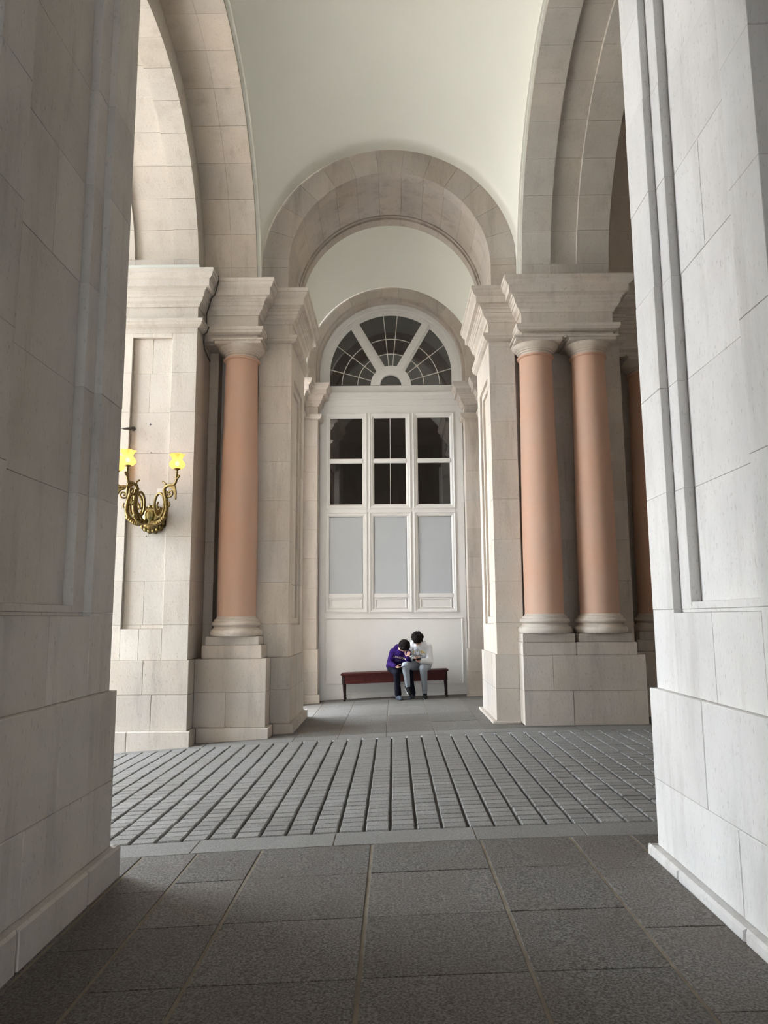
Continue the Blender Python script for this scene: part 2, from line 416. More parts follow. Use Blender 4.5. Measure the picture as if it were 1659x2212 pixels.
# pier that carries the wall lamp
ashlar(BL, (-5.6, 9.65), X_, SY, 2.94, ROWB, (.55, .8), [(2.06, 2.60, 1.33, 5.27, .05)], (0, 1), 21, t=.12, cuts=[(.7, 1.5, 2.3), (.4, 1.2, 2.33), (.8, 1.4), (.5, 1.1, 2.36), (.6, 1.6), (1.2,)], material='stone_cream')
ashlar(BL, (-2.66, 9.65), (0, 1), (1, 0), .72, ROWB, (.5, .8), (), (1, 0), 22, t=.12)
ashlar(BL, (-2.66, 10.37), X_, SY, .13, ROWB, (.5, .8), (), (0, 1), 23, t=.05)
ashlar(BL, (-2.53, 10.37), (0, 1), (1, 0), .22, ROWB, (.5, .8), (), (1, 0), 24, t=.05)
ashlar(BL, (-2.53, 10.59), X_, SY, .60, ROWB, (.7, .9), (), (0, 0), 25, t=.05)
ashlar(BL, (-1.93, 10.30), X_, SY, .475, ROWB, (.7, .9), (), (1, 1), 26, t=.08)
ashlar(BL, (-1.93, 10.30), (0, 1), (-1, 0), .29, ROWB, (.7, .9), (), (1, 0), 27, t=.08)
ashlar(BL, (-1.455, 10.30), (0, 1), (1, 0), 1.50, ROWB, (.6, .9), [(.26, 1.24, 1.36, 4.95, .035), (.36, 1.14, 1.46, 4.85, .07)], (1, 1), 28, t=.10)
ashlar(BL, (-1.455, 11.80), (-1, 0), (0, 1), .6, ROWB, (.6, .9), (), (1, 0), 29, t=.1)
ashlar(BL, (-5.6, 9.625), X_, SY, 2.965, [.05, .50, .93], (.55, .8), (), (0, 1), 31, t=.1, bev=.005, material='stone_dust', name='plinth_block', cuts=[(.7, 1.6, 2.5), (.9, 1.9, 2.38)])
ashlar(BL, (-2.635, 9.625), (0, 1), (1, 0), .28, [.05, .50, .93], (.55, .8), (), (1, 0), 32, t=.1, bev=.005, material='stone_dust', name='plinth_block')
ashlar(BL, (-2.635, 9.905), X_, SY, .945, [.05, .50, .93], (.55, .8), (), (0, 1), 33, t=.1, bev=.005, material='stone_dust', name='plinth_block', cuts=[(.42,), ()])
ashlar(BL, (-1.69, 9.905), (0, 1), (1, 0), .36, [.05, .50, .93], (.55, .8), (), (1, 0), 34, t=.1, bev=.005, material='stone_dust', name='plinth_block')
ashlar(BL, (-1.69, 10.265), X_, SY, .265, [.05, .50, .93], (.55, .8), (), (0, 1), 35, t=.1, bev=.004, material='stone_dust', name='plinth_block')
ashlar(BL, (-1.425, 10.265), (0, 1), (1, 0), 1.565, [.05, .50, .93], (.6, .9), (), (1, 1), 36, t=.1, bev=.004, material='stone_dust', name='plinth_block')
for (x, y, U, N, wd, mi) in ((-5.6, 9.575, X_, SY, 3.015, (0, 1)), (-2.585, 9.575, (0, 1), (1, 0), .28, (1, 0)), (-2.585, 9.855, X_, SY, .945, (0, 1)),
                             (-1.64, 9.855, (0, 1), (1, 0), .35, (1, 0)), (-1.64, 10.205, X_, SY, .275, (0, 1)), (-1.365, 10.205, (0, 1), (1, 0), 1.67, (1, 1))):
    ashlar(BL, (x, y), U, N, wd, [g(x)-.12, .05], (.6, .9), (), mi, 37, t=.08, bev=.008, material='stone_dust', name='base_stone')
c = MB().box(-7.5, -2.74, 9.735, 10.6, -.5, 6.1).box(-2.80, -2.74, 9.735, 11.73, -.5, 6.1).box(-2.74, -2.56, 10.41, 11.73, -.5, 6.1).box(-2.6, -1.9, 10.63, 11.73, -.5, 6.1).box(-1.9, -1.55, 10.37, 11.73, -.5, 6.1)
c.box(-2.75, -1.78, 10.0, 10.7, -.5, .92).box(-1.8, -1.52, 10.35, 11.7, -.5, .92).build('core', 'mortar', BL)

BR = empty('wall_back_right', (2.3, 10.6, g(2.3)), 'stone wall and pier right of the central passage behind paired columns', 'wall', 'structure')
ashlar(BR, (1.40, 10.30), X_, SY, .37, ROWB, (.7, .9), (), (1, 1), 41, t=.08)
ashlar(BR, (1.77, 10.30), (0, 1), (1, 0), .22, ROWB, (.7, .9), (), (1, 0), 42, t=.06)
ashlar(BR, (1.77, 10.52), X_, SY, 1.58, ROWB, (.6, .8), (), (0, 1), 43, t=.08)
ashlar(BR, (3.35, 10.52), (0, 1), (1, 0), .8, ROWB, (.6, .8), (), (1, 0), 44, t=.08)
ashlar(BR, (3.35, 11.32), X_, SY, 2.2, ROWB, (.6, .8), (), (0, 0), 45, t=.06)
ashlar(BR, (1.40, 11.80), (0, -1), (-1, 0), 1.50, ROWB, (.6, .9), [(.26, 1.24, 1.36, 4.95, .035), (.36, 1.14, 1.46, 4.85, .07)], (1, 1), 46, t=.10)
ashlar(BR, (1.40, 11.80), (1, 0), (0, 1), .6, ROWB, (.6, .9), (), (1, 0), 47, t=.1)
RP2 = [.06, .50, .955]
kw = dict(t=.1, bev=.004, material='stone_dust', name='plinth_block')
ashlar(BR, (1.37, 11.83), (0, -1), (-1, 0), 1.565, RP2, (.6, .9), (), (1, 1), 51, **kw)
ashlar(BR, (1.37, 10.265), X_, SY, .32, RP2, (.6, .9), (), (1, 0), 52, **kw)
ashlar(BR, (1.69, 10.265), (0, -1), (-1, 0), .345, RP2, (.6, .9), (), (0, 1), 53, **kw)
RP3 = [-.02, .50, .955]
ashlar(BR, (1.69, 9.92), X_, SY, 1.60, RP3, (.6, .9), (), (1, 1), 54, cuts=[(.64,), (.39,)], **kw)
ashlar(BR, (3.29, 9.92), (0, 1), (1, 0), 1.0, RP3, (.6, .9), (), (1, 0), 55, **kw)
ashlar(BR, (3.29, 10.92-.3), X_, SY, 2.2, RP3, (.6, .9), (), (0, 0), 56, **kw)
for (x, y, U, N, wd, mi) in ((1.31, 11.89, (0, -1), (-1, 0), 1.685, (1, 1)), (1.31, 10.205, X_, SY, .38, (1, 0))):
    ashlar(BR, (x, y), U, N, wd, [g(x)-.06, .075], (.6, .9), (), mi, 57, t=.08, bev=.008, material='stone_dust', name='base_stone')
MB().box(1.50, 1.73, 10.37, 11.73, -.3, 6.1).box(1.70, 3.28, 10.60, 11.73, -.3, 6.1).box(3.2, 8, 11.38, 11.73, -.3, 9.9).box(1.78, 3.2, 10.0, 10.7, -.3, .945).box(1.46, 1.8, 10.35, 11.7, -.3, .94).box(3.2, 8, 10.72, 11.5, -.3, .94).build('core', 'mortar', BR)
# dark upper wall of the next bay
UPR = empty('wall_upper_right', (4.5, 11.0, 6.15), 'dark stone wall above the cornice of the bay on the right', 'wall', 'structure')
ashlar(UPR, (3.1, 10.78), X_, SY, 2.4, [6.15, 6.75, 7.35, 7.95, 8.55, 9.2], (.5, .8), (), (0, 0), 58, t=.1)
MB().box(3.09, 8, 10.83, 11.4, 6.1, 9.9).box(-2.9, -1.90, 10.55, 11.7, 6.155, 9.9).box(1.84, 3.09, 10.55, 11.7, 6.155, 9.9).box(-2.9, 3.1, 10.9, 11.7, 8.75, 9.9).build('core', 'mortar', UPR)

# ------------------------------------------------------------------ entablatures
CORN = [(-.12, 6.15), (.26, 6.15), (.26, 6.10), (.245, 6.093), (.237, 6.06), (.215, 6.035), (.20, 6.028), (.19, 6.02), (.19, 5.925), (.14, 5.918), (.135, 5.90), (.118, 5.893), (.112, 5.868), (.098, 5.86), (.095, 5.815), (.08, 5.81), (.078, 5.79), (.066, 5.765), (.035, 5.74), (.024, 5.72), (.02, 5.70), (0, 5.695), (-.12, 5.695)]
FRI = [(-.12, 5.695), (0, 5.695), (0, 5.512), (-.12, 5.512)]
ARC = [(-.12, 5.512), (.085, 5.512), (.085, 5.468), (.072, 5.458), (.066, 5.432), (.03, 5.412), (0, 5.405), (0, 5.33), (-.12, 5.33)]
def entab(name, path, label, dz=0, sc_=1.0, mt='stone'):
    T = empty(name, (path[0][0], path[0][1], 5.33+dz), label, 'cornice', 'structure')
    f = lambda pr: [(p*sc_, 6.15+dz+(z-6.15)*sc_) for p, z in pr]
    sweep(T, 'cornice', f(CORN), path, mt, left=False); sweep(T, 'frieze', f(FRI), path, mt, left=False); sweep(T, 'architrave', f(ARC), path, mt, left=False)
    return T
entab('trim_7', [(-7.5, 9.65), (-2.66, 9.65), (-2.66, 9.96)], 'brightly lit stone entablature on top of the lamp pier', 0, 1.0, 'stone_cream')
entab('trim_1', [(-2.66, 9.96), (-1.89, 9.96), (-1.89, 10.30), (-1.455, 10.30), (-1.455, 11.80)], 'stepped stone entablature on the left running over single column and passage')
entab('trim_2', [(1.40, 11.80), (1.40, 10.30), (1.82, 10.30), (1.82, 9.96), (3.10, 9.96), (3.10, 10.52), (3.35, 10.52), (3.35, 10.78), (6.5, 10.78)], 'stepped stone entablature on the right running over the paired columns')
MB().box(-7.5, -2.7, 9.75, 10.6, 5.3, 6.14).box(-2.7, -1.95, 10.05, 11.7, 5.3, 6.14).box(-1.95, -1.52, 10.36, 11.7, 5.3, 6.14).build('lintel_core', 'mortar', BL)
MB().box(1.47, 1.9, 10.36, 11.7, 5.3, 6.14).box(1.9, 3.05, 10.05, 11.7, 5.3, 6.14).box(3.05, 6.4, 10.85, 11.7, 5.3, 6.14).build('lintel_core', 'mortar', BR)

# ------------------------------------------------------------------ columns
def column(x, y, label, ped=(.40, .36), plinth_top=.93, slabtop=1.22):
    C = empty('column', (x, y, plinth_top), label, 'column', group='pink columns along the back wall')
    a, b = ped
    p = MB().box(x-a, x+a, y-.27, y+.30, plinth_top, slabtop-.115, .008).build('pedestal', 'stone_dust', C)
    MB().box(x-b, x+b, y-.25, y+.28, slabtop-.113, slabtop, .008).build('pedestal_cap', 'stone_dust', C)
    z = slabtop; R0 = .262; R1 = .226; zt = 5.10
    MB().lathe((x, y, z), [(.30, 0), (.345, .005), (.357, .03), (.357, .06), (.345, .085), (.325, .092), (.322, .10), (.305, .11), (.30, .125), (.305, .135), (.325, .142), (.335, .155), (.335, .175), (.32, .195), (.30, .20), (.298, .225), (.275, .235), (.264, .26)], 40).build('column_base', 'stone', C)
    prof = []
    for i in range(15):
        t = i/14; r = R0+(R1-R0)*(t**1.6)+.006*math.sin(PI*min(1, t*1.4)) if t < .99 else R1
        prof.append((r, .235+(zt-.02-z-.235)*t))
    prof += [(R1+.002, zt-.018-z), (R1+.028, zt-.012-z), (R1+.034, zt-z), (R1+.028, zt+.012-z), (R1, zt+.016-z)]
    autosmooth(MB().lathe((x, y, z), prof, 48).build('shaft', 'pink', C))
    autosmooth(MB().lathe((x, y, zt), [(R1, .01), (R1+.002, .05), (R1+.02, .055), (R1+.022, .075), (R1+.036, .08), (R1+.04, .095), (R1+.07, .115), (R1+.095, .145), (R1+.10, .165), (R1+.06, .17)], 48).build('capital_ring', 'stone', C))
    h = .325
    ab = MB()
    for (hh, z0, z1) in ((h, zt+.165, zt+.205), (h+.03, zt+.205, zt+.232)):
        ab.box(x-hh, x+hh, y-hh, y+.30, z0, z1, .006)
    ab.build('abacus', 'stone', C)
    for o in C.children:
        if o.name.startswith(('column_base',)): autosmooth(o)
    return C
column(-2.155, 10.20, 'single orange-pink stone column left of the passage beside the lamp pier')
column(2.045, 10.20, 'pink stone column nearest the passage, left one of the right-hand pair', (.352, .345), .955, 1.235)
column(2.795, 10.20, 'pink stone column, right one of the right-hand pair', (.40, .355), .955, 1.235)
column(3.86, 11.02, 'dark red-brown column in deep shade at far right, half hidden', (.40, .36), .955, 1.235)

# ------------------------------------------------------------------ passage arch
CX = -.03
A = empty('stone_arch', (CX, 11.0, 6.15), 'round stone arch over the central passage with deep coffered soffit', 'arch')
zc = 6.59; ang = [math.radians(90+5.9+13.2*k) for k in range(-7, 7)]
ang = [0.0]+[a for a in ang if .05 < a < PI-.05]+[PI]
ang = sorted(ang)
def arch_band(y0, y1, r0, r1, name='voussoir', shift=0):
    for i in range(len(ang)-1):
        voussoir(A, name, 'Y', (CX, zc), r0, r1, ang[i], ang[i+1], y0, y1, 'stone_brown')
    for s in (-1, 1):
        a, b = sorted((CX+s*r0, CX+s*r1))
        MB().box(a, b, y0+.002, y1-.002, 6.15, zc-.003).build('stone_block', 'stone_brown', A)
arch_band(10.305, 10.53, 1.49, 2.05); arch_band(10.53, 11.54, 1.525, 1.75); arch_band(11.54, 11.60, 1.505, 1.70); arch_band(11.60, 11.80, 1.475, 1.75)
# ------------------------------------------------------------------ ribs of the main bay
def rib(name, label, strips, r, zoff, rout, mt='stone', a_first=6.0, step=10.6):
    x0 = min(s[0] for s in strips); x1 = max(s[1] for s in strips)
    R = empty(name, ((x0+x1)/2, 7.47, 6.15), label, 'arch')
    a_s = math.degrees(math.asin((6.15-6.05)/r)); al = [a_s, a_s+a_first]
    while al[-1]+step < 180-a_s-3: al.append(al[-1]+step)
    al.append(180-a_s)
    for k in range(len(al)-1):
        for (a, b, dr) in strips:
            dd = dr if 0 < k < len(al)-2 else 0
            voussoir(R, 'voussoir', 'X', (7.47, 6.05), r+dd, rout, math.radians(al[k]), math.radians(al[k+1]), a, b, mt)
    return R
rib('stone_arch', 'plain stone rib springing from the entablature of the single column', [(-2.66, -2.28, 0), (-2.28, -1.92, 0)], 2.50, 0, 2.8)
rib('stone_arch', 'broad pale stone arch with sunk panel above the lamp pier', [(-7.5, -6.0, 0), (-6.0, -4.6, 0), (-4.6, -3.54, 0), (-3.54, -3.0, .05), (-3.0, -2.66, 0)], 2.15, 0, 2.8, 'stone_cream')  # leftmost strips added out of sight to set the lamp pier deeper in shade
rib('stone_arch', 'grey stone rib with sunk panel springing above the paired columns', [(1.85, 2.26, 0), (2.26, 2.63, .06), (2.63, 3.08, 0)], 2.50, 0, 2.8, 'stone_cream')
for k, (a, b) in enumerate(((-1.92, -1.865), (1.795, 1.85))):
    vs, fs = [], []; n = 48
    for i in range(n+1):
        t = math.radians(2.3)+(PI-math.radians(4.6))*i/n
        for (x, r) in ((a, 2.535), ((a+b)/2, 2.535), ((a+b)/2, 2.55), (b, 2.55), (b, 2.62), (a, 2.62)):
            vs.append((x if k == 0 else a+b-x, 7.47+r*math.cos(t), 6.05+r*math.sin(t)))
        if i: 
            p, q = (i-1)*6, i*6; fs += [(p+j, p+(j+1) % 6, q+(j+1) % 6, q+j) for j in range(6)]
    t_ = mesh('trim_%d' % (5+k), vs, fs, 'plaster')
    tag(t_, ('plaster fillet along the left edge of the white vault', 'plaster fillet along the right edge of the white vault')[k], 'moulding', 'structure')

# ------------------------------------------------------------------ vaults
def vault():
    vs, fs = [], []; n = 56
    for i in range(n+1):
        u = i/n; x = -.035-1.885*math.cos(PI*u); s = math.sin(PI*u); hb = .44*min(1, 6*s)+1.86*s
        for j in range(n+1):
            v = j/n; y = 7.47-2.83*math.cos(PI*v)
            q = 2.575**2-(y-7.47)**2; hs = max(0, math.sqrt(q)-.10) if q > 0 else 0
            vs.append((x, y, 6.15+math.sqrt(hb*hb+hs*hs)))
    for i in range(n):
        for j in range(n): a = i*(n+1)+j; fs.append((a, a+1, a+n+2, a+n+1))
    return mesh('ceiling', vs, fs, 'plaster', None, True)
tag(vault(), 'smooth off-white plaster sail vault over the carriage way', 'ceiling', 'structure')
def vault_back():
    vs, fs = [], []; n, mth = 48, 20
    for j in range(mth+1):
        v = j/mth; y = 11.805+(13.845-11.805)*v; r = 1.50+(1.645-1.50)*v+.30*math.sin(PI*v); c = 6.59+(6.27-6.59)*v
        ring = [(CX+r, y, 5.95)]+[(CX+r*math.cos(PI*i/n), y, c+r*math.sin(PI*i/n)) for i in range(n+1)]+[(CX-r, y, 5.95)]
        vs += ring
    k = n+3
    for j in range(mth):
        for i in range(k-1): a = j*k+i; fs.append((a, a+1, a+k+1, a+k))
    return mesh('ceiling', vs, fs, 'plaster', None, True)
tag(vault_back(), 'grey-white plaster vault of the small bay in front of the door', 'ceiling', 'structure')

# ================================================================== DOOR BAY
DB = empty('wall_door', (0, 13.9, 0), 'stone jambs with small pilasters framing the tall white door', 'wall', 'structure')
ROWJ = [.89, 1.44, 2.0, 2.56, 3.1, 3.65, 4.2, 4.7, 5.155]
for s in (-1, 1):
    xi = CX+s*1.405; xo = CX+s*1.70; N = (-s, 0)
    O = (min(xi, xo), 13.80)
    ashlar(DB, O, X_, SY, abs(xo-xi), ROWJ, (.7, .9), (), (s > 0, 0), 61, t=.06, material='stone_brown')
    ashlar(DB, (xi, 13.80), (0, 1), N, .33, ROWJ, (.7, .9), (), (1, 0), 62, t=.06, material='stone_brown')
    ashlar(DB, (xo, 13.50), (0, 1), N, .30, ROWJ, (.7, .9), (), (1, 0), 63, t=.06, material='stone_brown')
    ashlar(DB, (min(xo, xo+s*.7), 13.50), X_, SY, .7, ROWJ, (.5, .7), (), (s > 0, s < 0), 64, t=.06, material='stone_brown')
    e = .03
    xi2, xo2 = xi-s*e, xo-s*e
    RJ = [.08, .48, .89]
    ashlar(DB, (min(xi2, xo2), 13.77), X_, SY, abs(xo-xi), RJ, (.7, .9), (), (s > 0, 0), 65, t=.06, material='stone_dust', name='plinth_block')
    ashlar(DB, (xi2, 13.77), (0, 1), N, .33, RJ, (.7, .9), (), (1, 0), 66, t=.06, material='stone_dust', name='plinth_block')
    ashlar(DB, (xo2, 13.47), (0, 1), N, .30, RJ, (.7, .9), (), (1, 0), 67, t=.06, material='stone_dust', name='plinth_block')
    ashlar(DB, (min(xo2, xo2+s*.7), 13.47), X_, SY, .7, RJ, (.5, .7), (), (s > 0, s < 0), 68, t=.06, material='stone_dust', name='plinth_block')
    xb, xb2 = xi-s*.075, xo-s*.075
    RB = [g(xi)-.06, .08]
    ashlar(DB, (min(xb, xb2), 13.725), X_, SY, abs(xo-xi), RB, (.7, .9), (), (s > 0, 0), 69, t=.05, material='stone_dust', name='base_stone')
    ashlar(DB, (xb2, 13.425), (0, 1), N, .30, RB, (.7, .9), (), (1, 0), 70, t=.05, material='stone_dust', name='base_stone')
    ashlar(DB, (min(xb2, xb2+s*.7), 13.425), X_, SY, .7, RB, (.5, .7), (), (s > 0, s < 0), 71, t=.05, material='stone_dust', name='base_stone')
    a, b = sorted((xo+s*.05, xo+s*.72)); MB().box(a, b, 13.55, 14.3, -.4, 5.86).build('core', 'mortar', DB)
    a, b = sorted((xi+s*.05, xo+s*.1)); MB().box(a, b, 13.85, 14.3, -.4, 5.86).build('core', 'mortar', DB)
    pth = [(CX-2.4, 13.5), (xo, 13.5), (xo, 13.8), (xi, 13.8), (xi, 14.2)] if s < 0 else [(xi, 14.2), (xi, 13.8), (xo, 13.8), (xo, 13.5), (CX+2.4, 13.5)]
    entab('trim_3' if s < 0 else 'trim_4', pth, 'small stone capital moulding on the %s jamb of the door' % ('left' if s < 0 else 'right'), 5.89-6.15, .90, 'stone_brown')
    MB().box(*sorted((xo+s*.05, xo+s*.72)), 13.55, 14.3, 5.1, 5.88).box(*sorted((xi+s*.05, xo+s*.1)), 13.86, 14.3, 5.1, 5.88).build('lintel_core', 'mortar', DB)
DA = empty('stone_arch', (CX, 13.9, 5.89), 'round stone arch ring framing the fanlight above the white door', 'arch')
zd = 6.27; n = 15
for i in range(n):
    a0, a1 = PI*i/n, PI*(i+1)/n
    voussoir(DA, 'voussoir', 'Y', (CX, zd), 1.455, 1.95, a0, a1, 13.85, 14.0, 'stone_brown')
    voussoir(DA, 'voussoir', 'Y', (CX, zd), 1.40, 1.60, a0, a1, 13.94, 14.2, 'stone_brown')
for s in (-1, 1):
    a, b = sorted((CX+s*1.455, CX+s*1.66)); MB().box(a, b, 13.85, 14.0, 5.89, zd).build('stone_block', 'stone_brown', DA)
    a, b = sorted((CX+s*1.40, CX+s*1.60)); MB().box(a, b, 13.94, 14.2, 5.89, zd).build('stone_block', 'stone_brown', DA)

# ------------------------------------------------------------------ the white door
DY = 14.15
D = empty('door_1', (CX, DY, -.1), 'tall white-painted wooden door with fanlight and glazed panels', 'door', 'structure')
def dx(px): return PX(px, 1100, DY).x
def dz(py): return PX(845, py, DY).z
xl, xr = CX-1.40, CX+1.40
# stiles, rails
ztop = dz(838); zt0 = dz(848)
wl = [dx(703), dx(792), dx(799), dx(887), dx(894.5), dx(983)]
rails = MB()
rows = [(-.12, dz(1322)), (dz(1107), dz(1098)), (dz(893), dz(850))]
for z0, z1 in rows: rails.box(xl, xr, DY, DY+.08, z0, z1)
rails.build('rail', 'paint', D)
for a, b in ((xl, wl[0]), (wl[1], wl[2]), (wl[3], wl[4]), (wl[5], xr)):
    MB().box(a, b, DY-.004, DY+.08, dz(1322), dz(893), .004).build('stile', 'paint', D)
def moulding(x0, x1, z0, z1, prof, name, material='paint', parent=None, y=DY):
    """picture-frame moulding: prof = list of (inset, y offset)"""
    vs, fs = [], []; k = len(prof)
    for (cx, cz, sx, sz) in ((x0, z0, 1, 1), (x1, z0, -1, 1), (x1, z1, -1, -1), (x0, z1, 1, -1)):
        for ins, yo in prof: vs.append((cx+sx*ins, y+yo, cz+sz*ins))
    for i in range(4):
        j = (i+1) % 4
        for q in range(k-1): fs.append((i*k+q, i*k+q+1, j*k+q+1, j*k+q))
    return mesh(name, vs, fs, material, parent)
FRM = [(-.012, 0), (-.010, -.018), (.006, -.022), (.014, -.012), (.022, -.004), (.05, 0), (.062, .012), (.078, .03), (.085, .03), (.085, .06)]
for i in range(3):
    x0, x1 = wl[2*i], wl[2*i+1]
    # upper glazed leaf
    zu0, zu1 = dz(1098), dz(893)
    f = moulding(x0, x1, zu0, zu1, FRM, 'window_frame', parent=D)
    gx0, gx1 = x0+.078, x1-.078; zm0, zm1 = dz(1000), dz(990.5)
    MB().box(gx0-.01, gx1+.01, DY-.005, DY+.05, zm0, zm1, .008).build('glazing_bar', 'paint', D)
    for z0, z1 in ((zu0+.07, zm0), (zm1, zu1-.07)):
        MB().box(gx0, gx1, DY+.035, DY+.042, z0, z1).build('pane', 'glass', D)
    # lower frosted panel
    zl0, zl1 = dz(1322), dz(1107)
    moulding(x0, x1, zl0, zl1, FRM, 'panel_frame', parent=D)
    MB().box(gx0, gx1, DY+.030, DY+.038, dz(1284), zl1-.07).build('pane', 'frost', D)
    MB().box(gx0-.01, gx1+.01, DY-.004, DY+.05, dz(1291), dz(1282), .008).build('glazing_bar', 'paint', D)
    MB().box(gx0, gx1, DY+.02, DY+.05, zl0+.03, dz(1290)).build('panel', 'paint', D)
    moulding(gx0+.012, gx1-.012, dz(1314), dz(1292), [(0, .022), (.004, .006), (.02, .006), (.03, .018), (.034, .02)], 'panel_bead', parent=D)
MB().box(dx(843.2), dx(844.4), DY+.026, DY+.035, dz(1090), dz(903)).build('glazing_seam', 'wire', D)
moulding(dx(703), dx(995), dz(1478), dz(1334), [(0, 0), (.004, -.014), (.016, -.016), (.026, -.004), (.03, 0)], 'panel_bead', parent=D)
MB().box(xl, xr, DY-.012, DY+.02, -.15, dz(1497)).build('kick_board', 'paint', D)
# transom
MB().box(xl, xr, DY-.085, DY+.1, dz(858), dz(849), .008).box(xl, xr, DY-.05, DY+.1, dz(864), dz(858)).box(xl, xr, DY-.022, DY+.1, dz(876), dz(864)).build('transom_moulding', 'paint', D)
MB().box(xl, xr, DY-.01, DY+.1, dz(849), dz(833), .004).build('transom', 'paint', D)
# fanlight
FZ = 6.27; FB = dz(832)
def arcband(r0, r1, y0, y1, c, a0=0, a1=PI, n=40, parent=None, name='fan_frame', material='paint', drop=0):
    pts = [(c[0]+0, 0)]; vs, fs = [], []
    A_ = [a0+(a1-a0)*i/n for i in range(n+1)]
    ring = [(math.cos(a), math.sin(a), 0) for a in A_]
    if drop: ring = [(1, 0, -drop)]+ring+[(-1, 0, -drop)]
    for (ca, sa, dz_) in ring:
        for r, y in ((r0, y0), (r1, y0), (r1, y1), (r0, y1)): vs.append((c[0]+r*ca, y, c[1]+r*sa+dz_))
    for i in range(len(ring)-1):
        a, b = i*4, i*4+4; fs += [(a+j, a+(j+1) % 4, b+(j+1) % 4, b+j) for j in range(4)]
    fs += [(0, 1, 2, 3), tuple(range(len(vs)-4, len(vs)))[::-1]]
    return mesh(name, vs, fs, material, parent)
st = FZ-FB
arcband(1.33, 1.42, DY-.045, DY+.1, (CX, FZ), parent=D, drop=st)
arcband(1.29, 1.335, DY-.01, DY+.1, (CX, FZ), parent=D, drop=st)
arcband(1.25, 1.295, DY+.02, DY+.1, (CX, FZ), parent=D, drop=st)
arcband(1.205, 1.255, DY+.035, DY+.1, (CX, FZ), parent=D, drop=st)
hub = (CX, FB)
arcband(.30, .40, DY-.01, DY+.1, hub, n=24, parent=D, name='fan_hub')
arcband(.21, .305, DY-.03, DY+.1, hub, n=24, parent=D, name='fan_hub')
def spoke(a, r0, r1, wd, y0, y1, name, material):
    c, s = math.cos(a), math.sin(a); vs = []
    for r in (r0, r1):
        for w_ in (-wd/2, wd/2):
            for y in (y0, y1): vs.append((hub[0]+r*c-w_*s, y, hub[1]+r*s+w_*c))
    mesh(name, vs, [(0, 2, 3, 1), (4, 5, 7, 6), (0, 4, 6, 2), (1, 3, 7, 5), (0, 1, 5, 4), (2, 6, 7, 3)], material, D)
def rlim(a, R=1.23):
    # distance from the hub to the stilted arch
    s = math.sin(a)*st; return s+math.sqrt(max(0, s*s+R*R-st*st))
for a in (60, 120):
    a = math.radians(a); spoke(a, .36, rlim(a), .19, DY+.01, DY+.08, 'fan_spoke', 'paint'); spoke(a, .36, rlim(a)+.03, .10, DY-.018, DY+.05, 'fan_spoke', 'paint')
for a in (16, 38, 84.5, 95.5, 142, 164):
    a = math.radians(a); spoke(a, .39, rlim(a), .014, DY+.045, DY+.056, 'glazing_wire', 'wire')
for r in (.66, .97):
    for a0, a1 in ((2, 54), (67, 113), (126, 178)):
        arcband(r-.007, r+.007, DY+.046, DY+.057, hub, math.radians(a0), math.radians(a1), 14, D, 'glazing_wire', 'wire')
# fan panes: three sectors and the half-round light of the hub
def sector(a0, a1, r0, name='pane'):
    n = 20; vs, fs = [], []
    for i in range(n+1):
        a = math.radians(a0+(a1-a0)*i/n); R = rlim(a)
        for r in (r0, R):
            for y in (DY+.058, DY+.064): vs.append((hub[0]+r*math.cos(a), y, hub[1]+r*math.sin(a)))
        if i: 
            p, q = (i-1)*4, i*4; fs += [(p, p+2, q+2, q), (p+1, q+1, q+3, p+3)]
    mesh(name, vs, fs, 'glass', D)
sector(.5, 60, .3); sector(60, 120, .3); sector(120, 179.5, .3)
n = 16; vs = [(hub[0], DY+.05, hub[1])]+[(hub[0]+.22*math.cos(PI*i/n), DY+.05, hub[1]+.22*math.sin(PI*i/n)) for i in range(n+1)]
mesh('pane', vs, [(0, i+1, i+2) for i in range(n)], 'glass', D)

# ================================================================== SHELL (out of view)
def sh(name, label, *boxes):
    b = MB()
    for a in boxes: b.box(*a)
    tag(b.build(name, 'stone'), label, 'wall' if name != 'ceiling' else 'ceiling', 'structure')
sh('ceiling', 'masonry roof above the vaults, out of view', (-7.5, 8.2, -8, 10.7, 9.9, 10.3), (-2.9, 8.2, 10.7, 15, 9.9, 10.3))  # left end lengthened, unseen, to keep sky light off the lamp pier
sh('wall_rear', 'masonry wall behind the white door, out of view', (-2.6, 8.2, 14.32, 14.7, -.6, 9.9))
sh('wall_end', 'closed right end of the arcade, out of view', (8, 8.4, -8, 14.3, -.6, 9.9))
sh('wall_near', 'masonry above the near openings, out of view', (-4.6, 8, 4.0, 4.5, 8.75, 9.9))
sh('wall_near_right', 'masonry added to darken the bay on the right, out of view', (3.52, 8, 3.6, 4.4, -.6, 9.9))  # unseen closing wall, added to keep the right bay dark
sh('wall_near_left', 'near masonry pier of the left arch with added sky-blocking walls, out of view', (-7.5, -3.52, 3.6, 5.30, -.6, 6.04), (-7.5, -2.0, 3.6, 4.6, 6.7, 9.9), (-8.1, -7.52, 3.6, 6.45, -.6, 9.9))  # upper and outer boxes: unseen walls added to block sky from the lamp pier
sh('wall_camera_left', 'left wall of the bay the camera stands in', (-5.0, -4.6, -8, 3.6, -.6, 9.9))
sh('wall_camera_right', 'right wall of the bay the camera stands in', (5.0, 5.4, -8, 3.6, -.6, 9.9))
sh('wall_camera_rear', 'entrance wall behind the camera with an open doorway', (-4.6, 5, -8, -7.6, 3.0, 9.9), (-4.6, -1.0, -8, -7.6, -.6, 3.0), (1.0, 5, -8, -7.6, -.6, 3.0))
sh('wall_corridor', 'right end wall of the corridor before the door', (2.45, 2.8, 11.75, 14.3, -.6, 9.9))
sh('ceiling', 'flat corridor ceiling left of the door bay, out of view', (-2.7, -1.95, 11.8, 13.2, 6.3, 6.6))
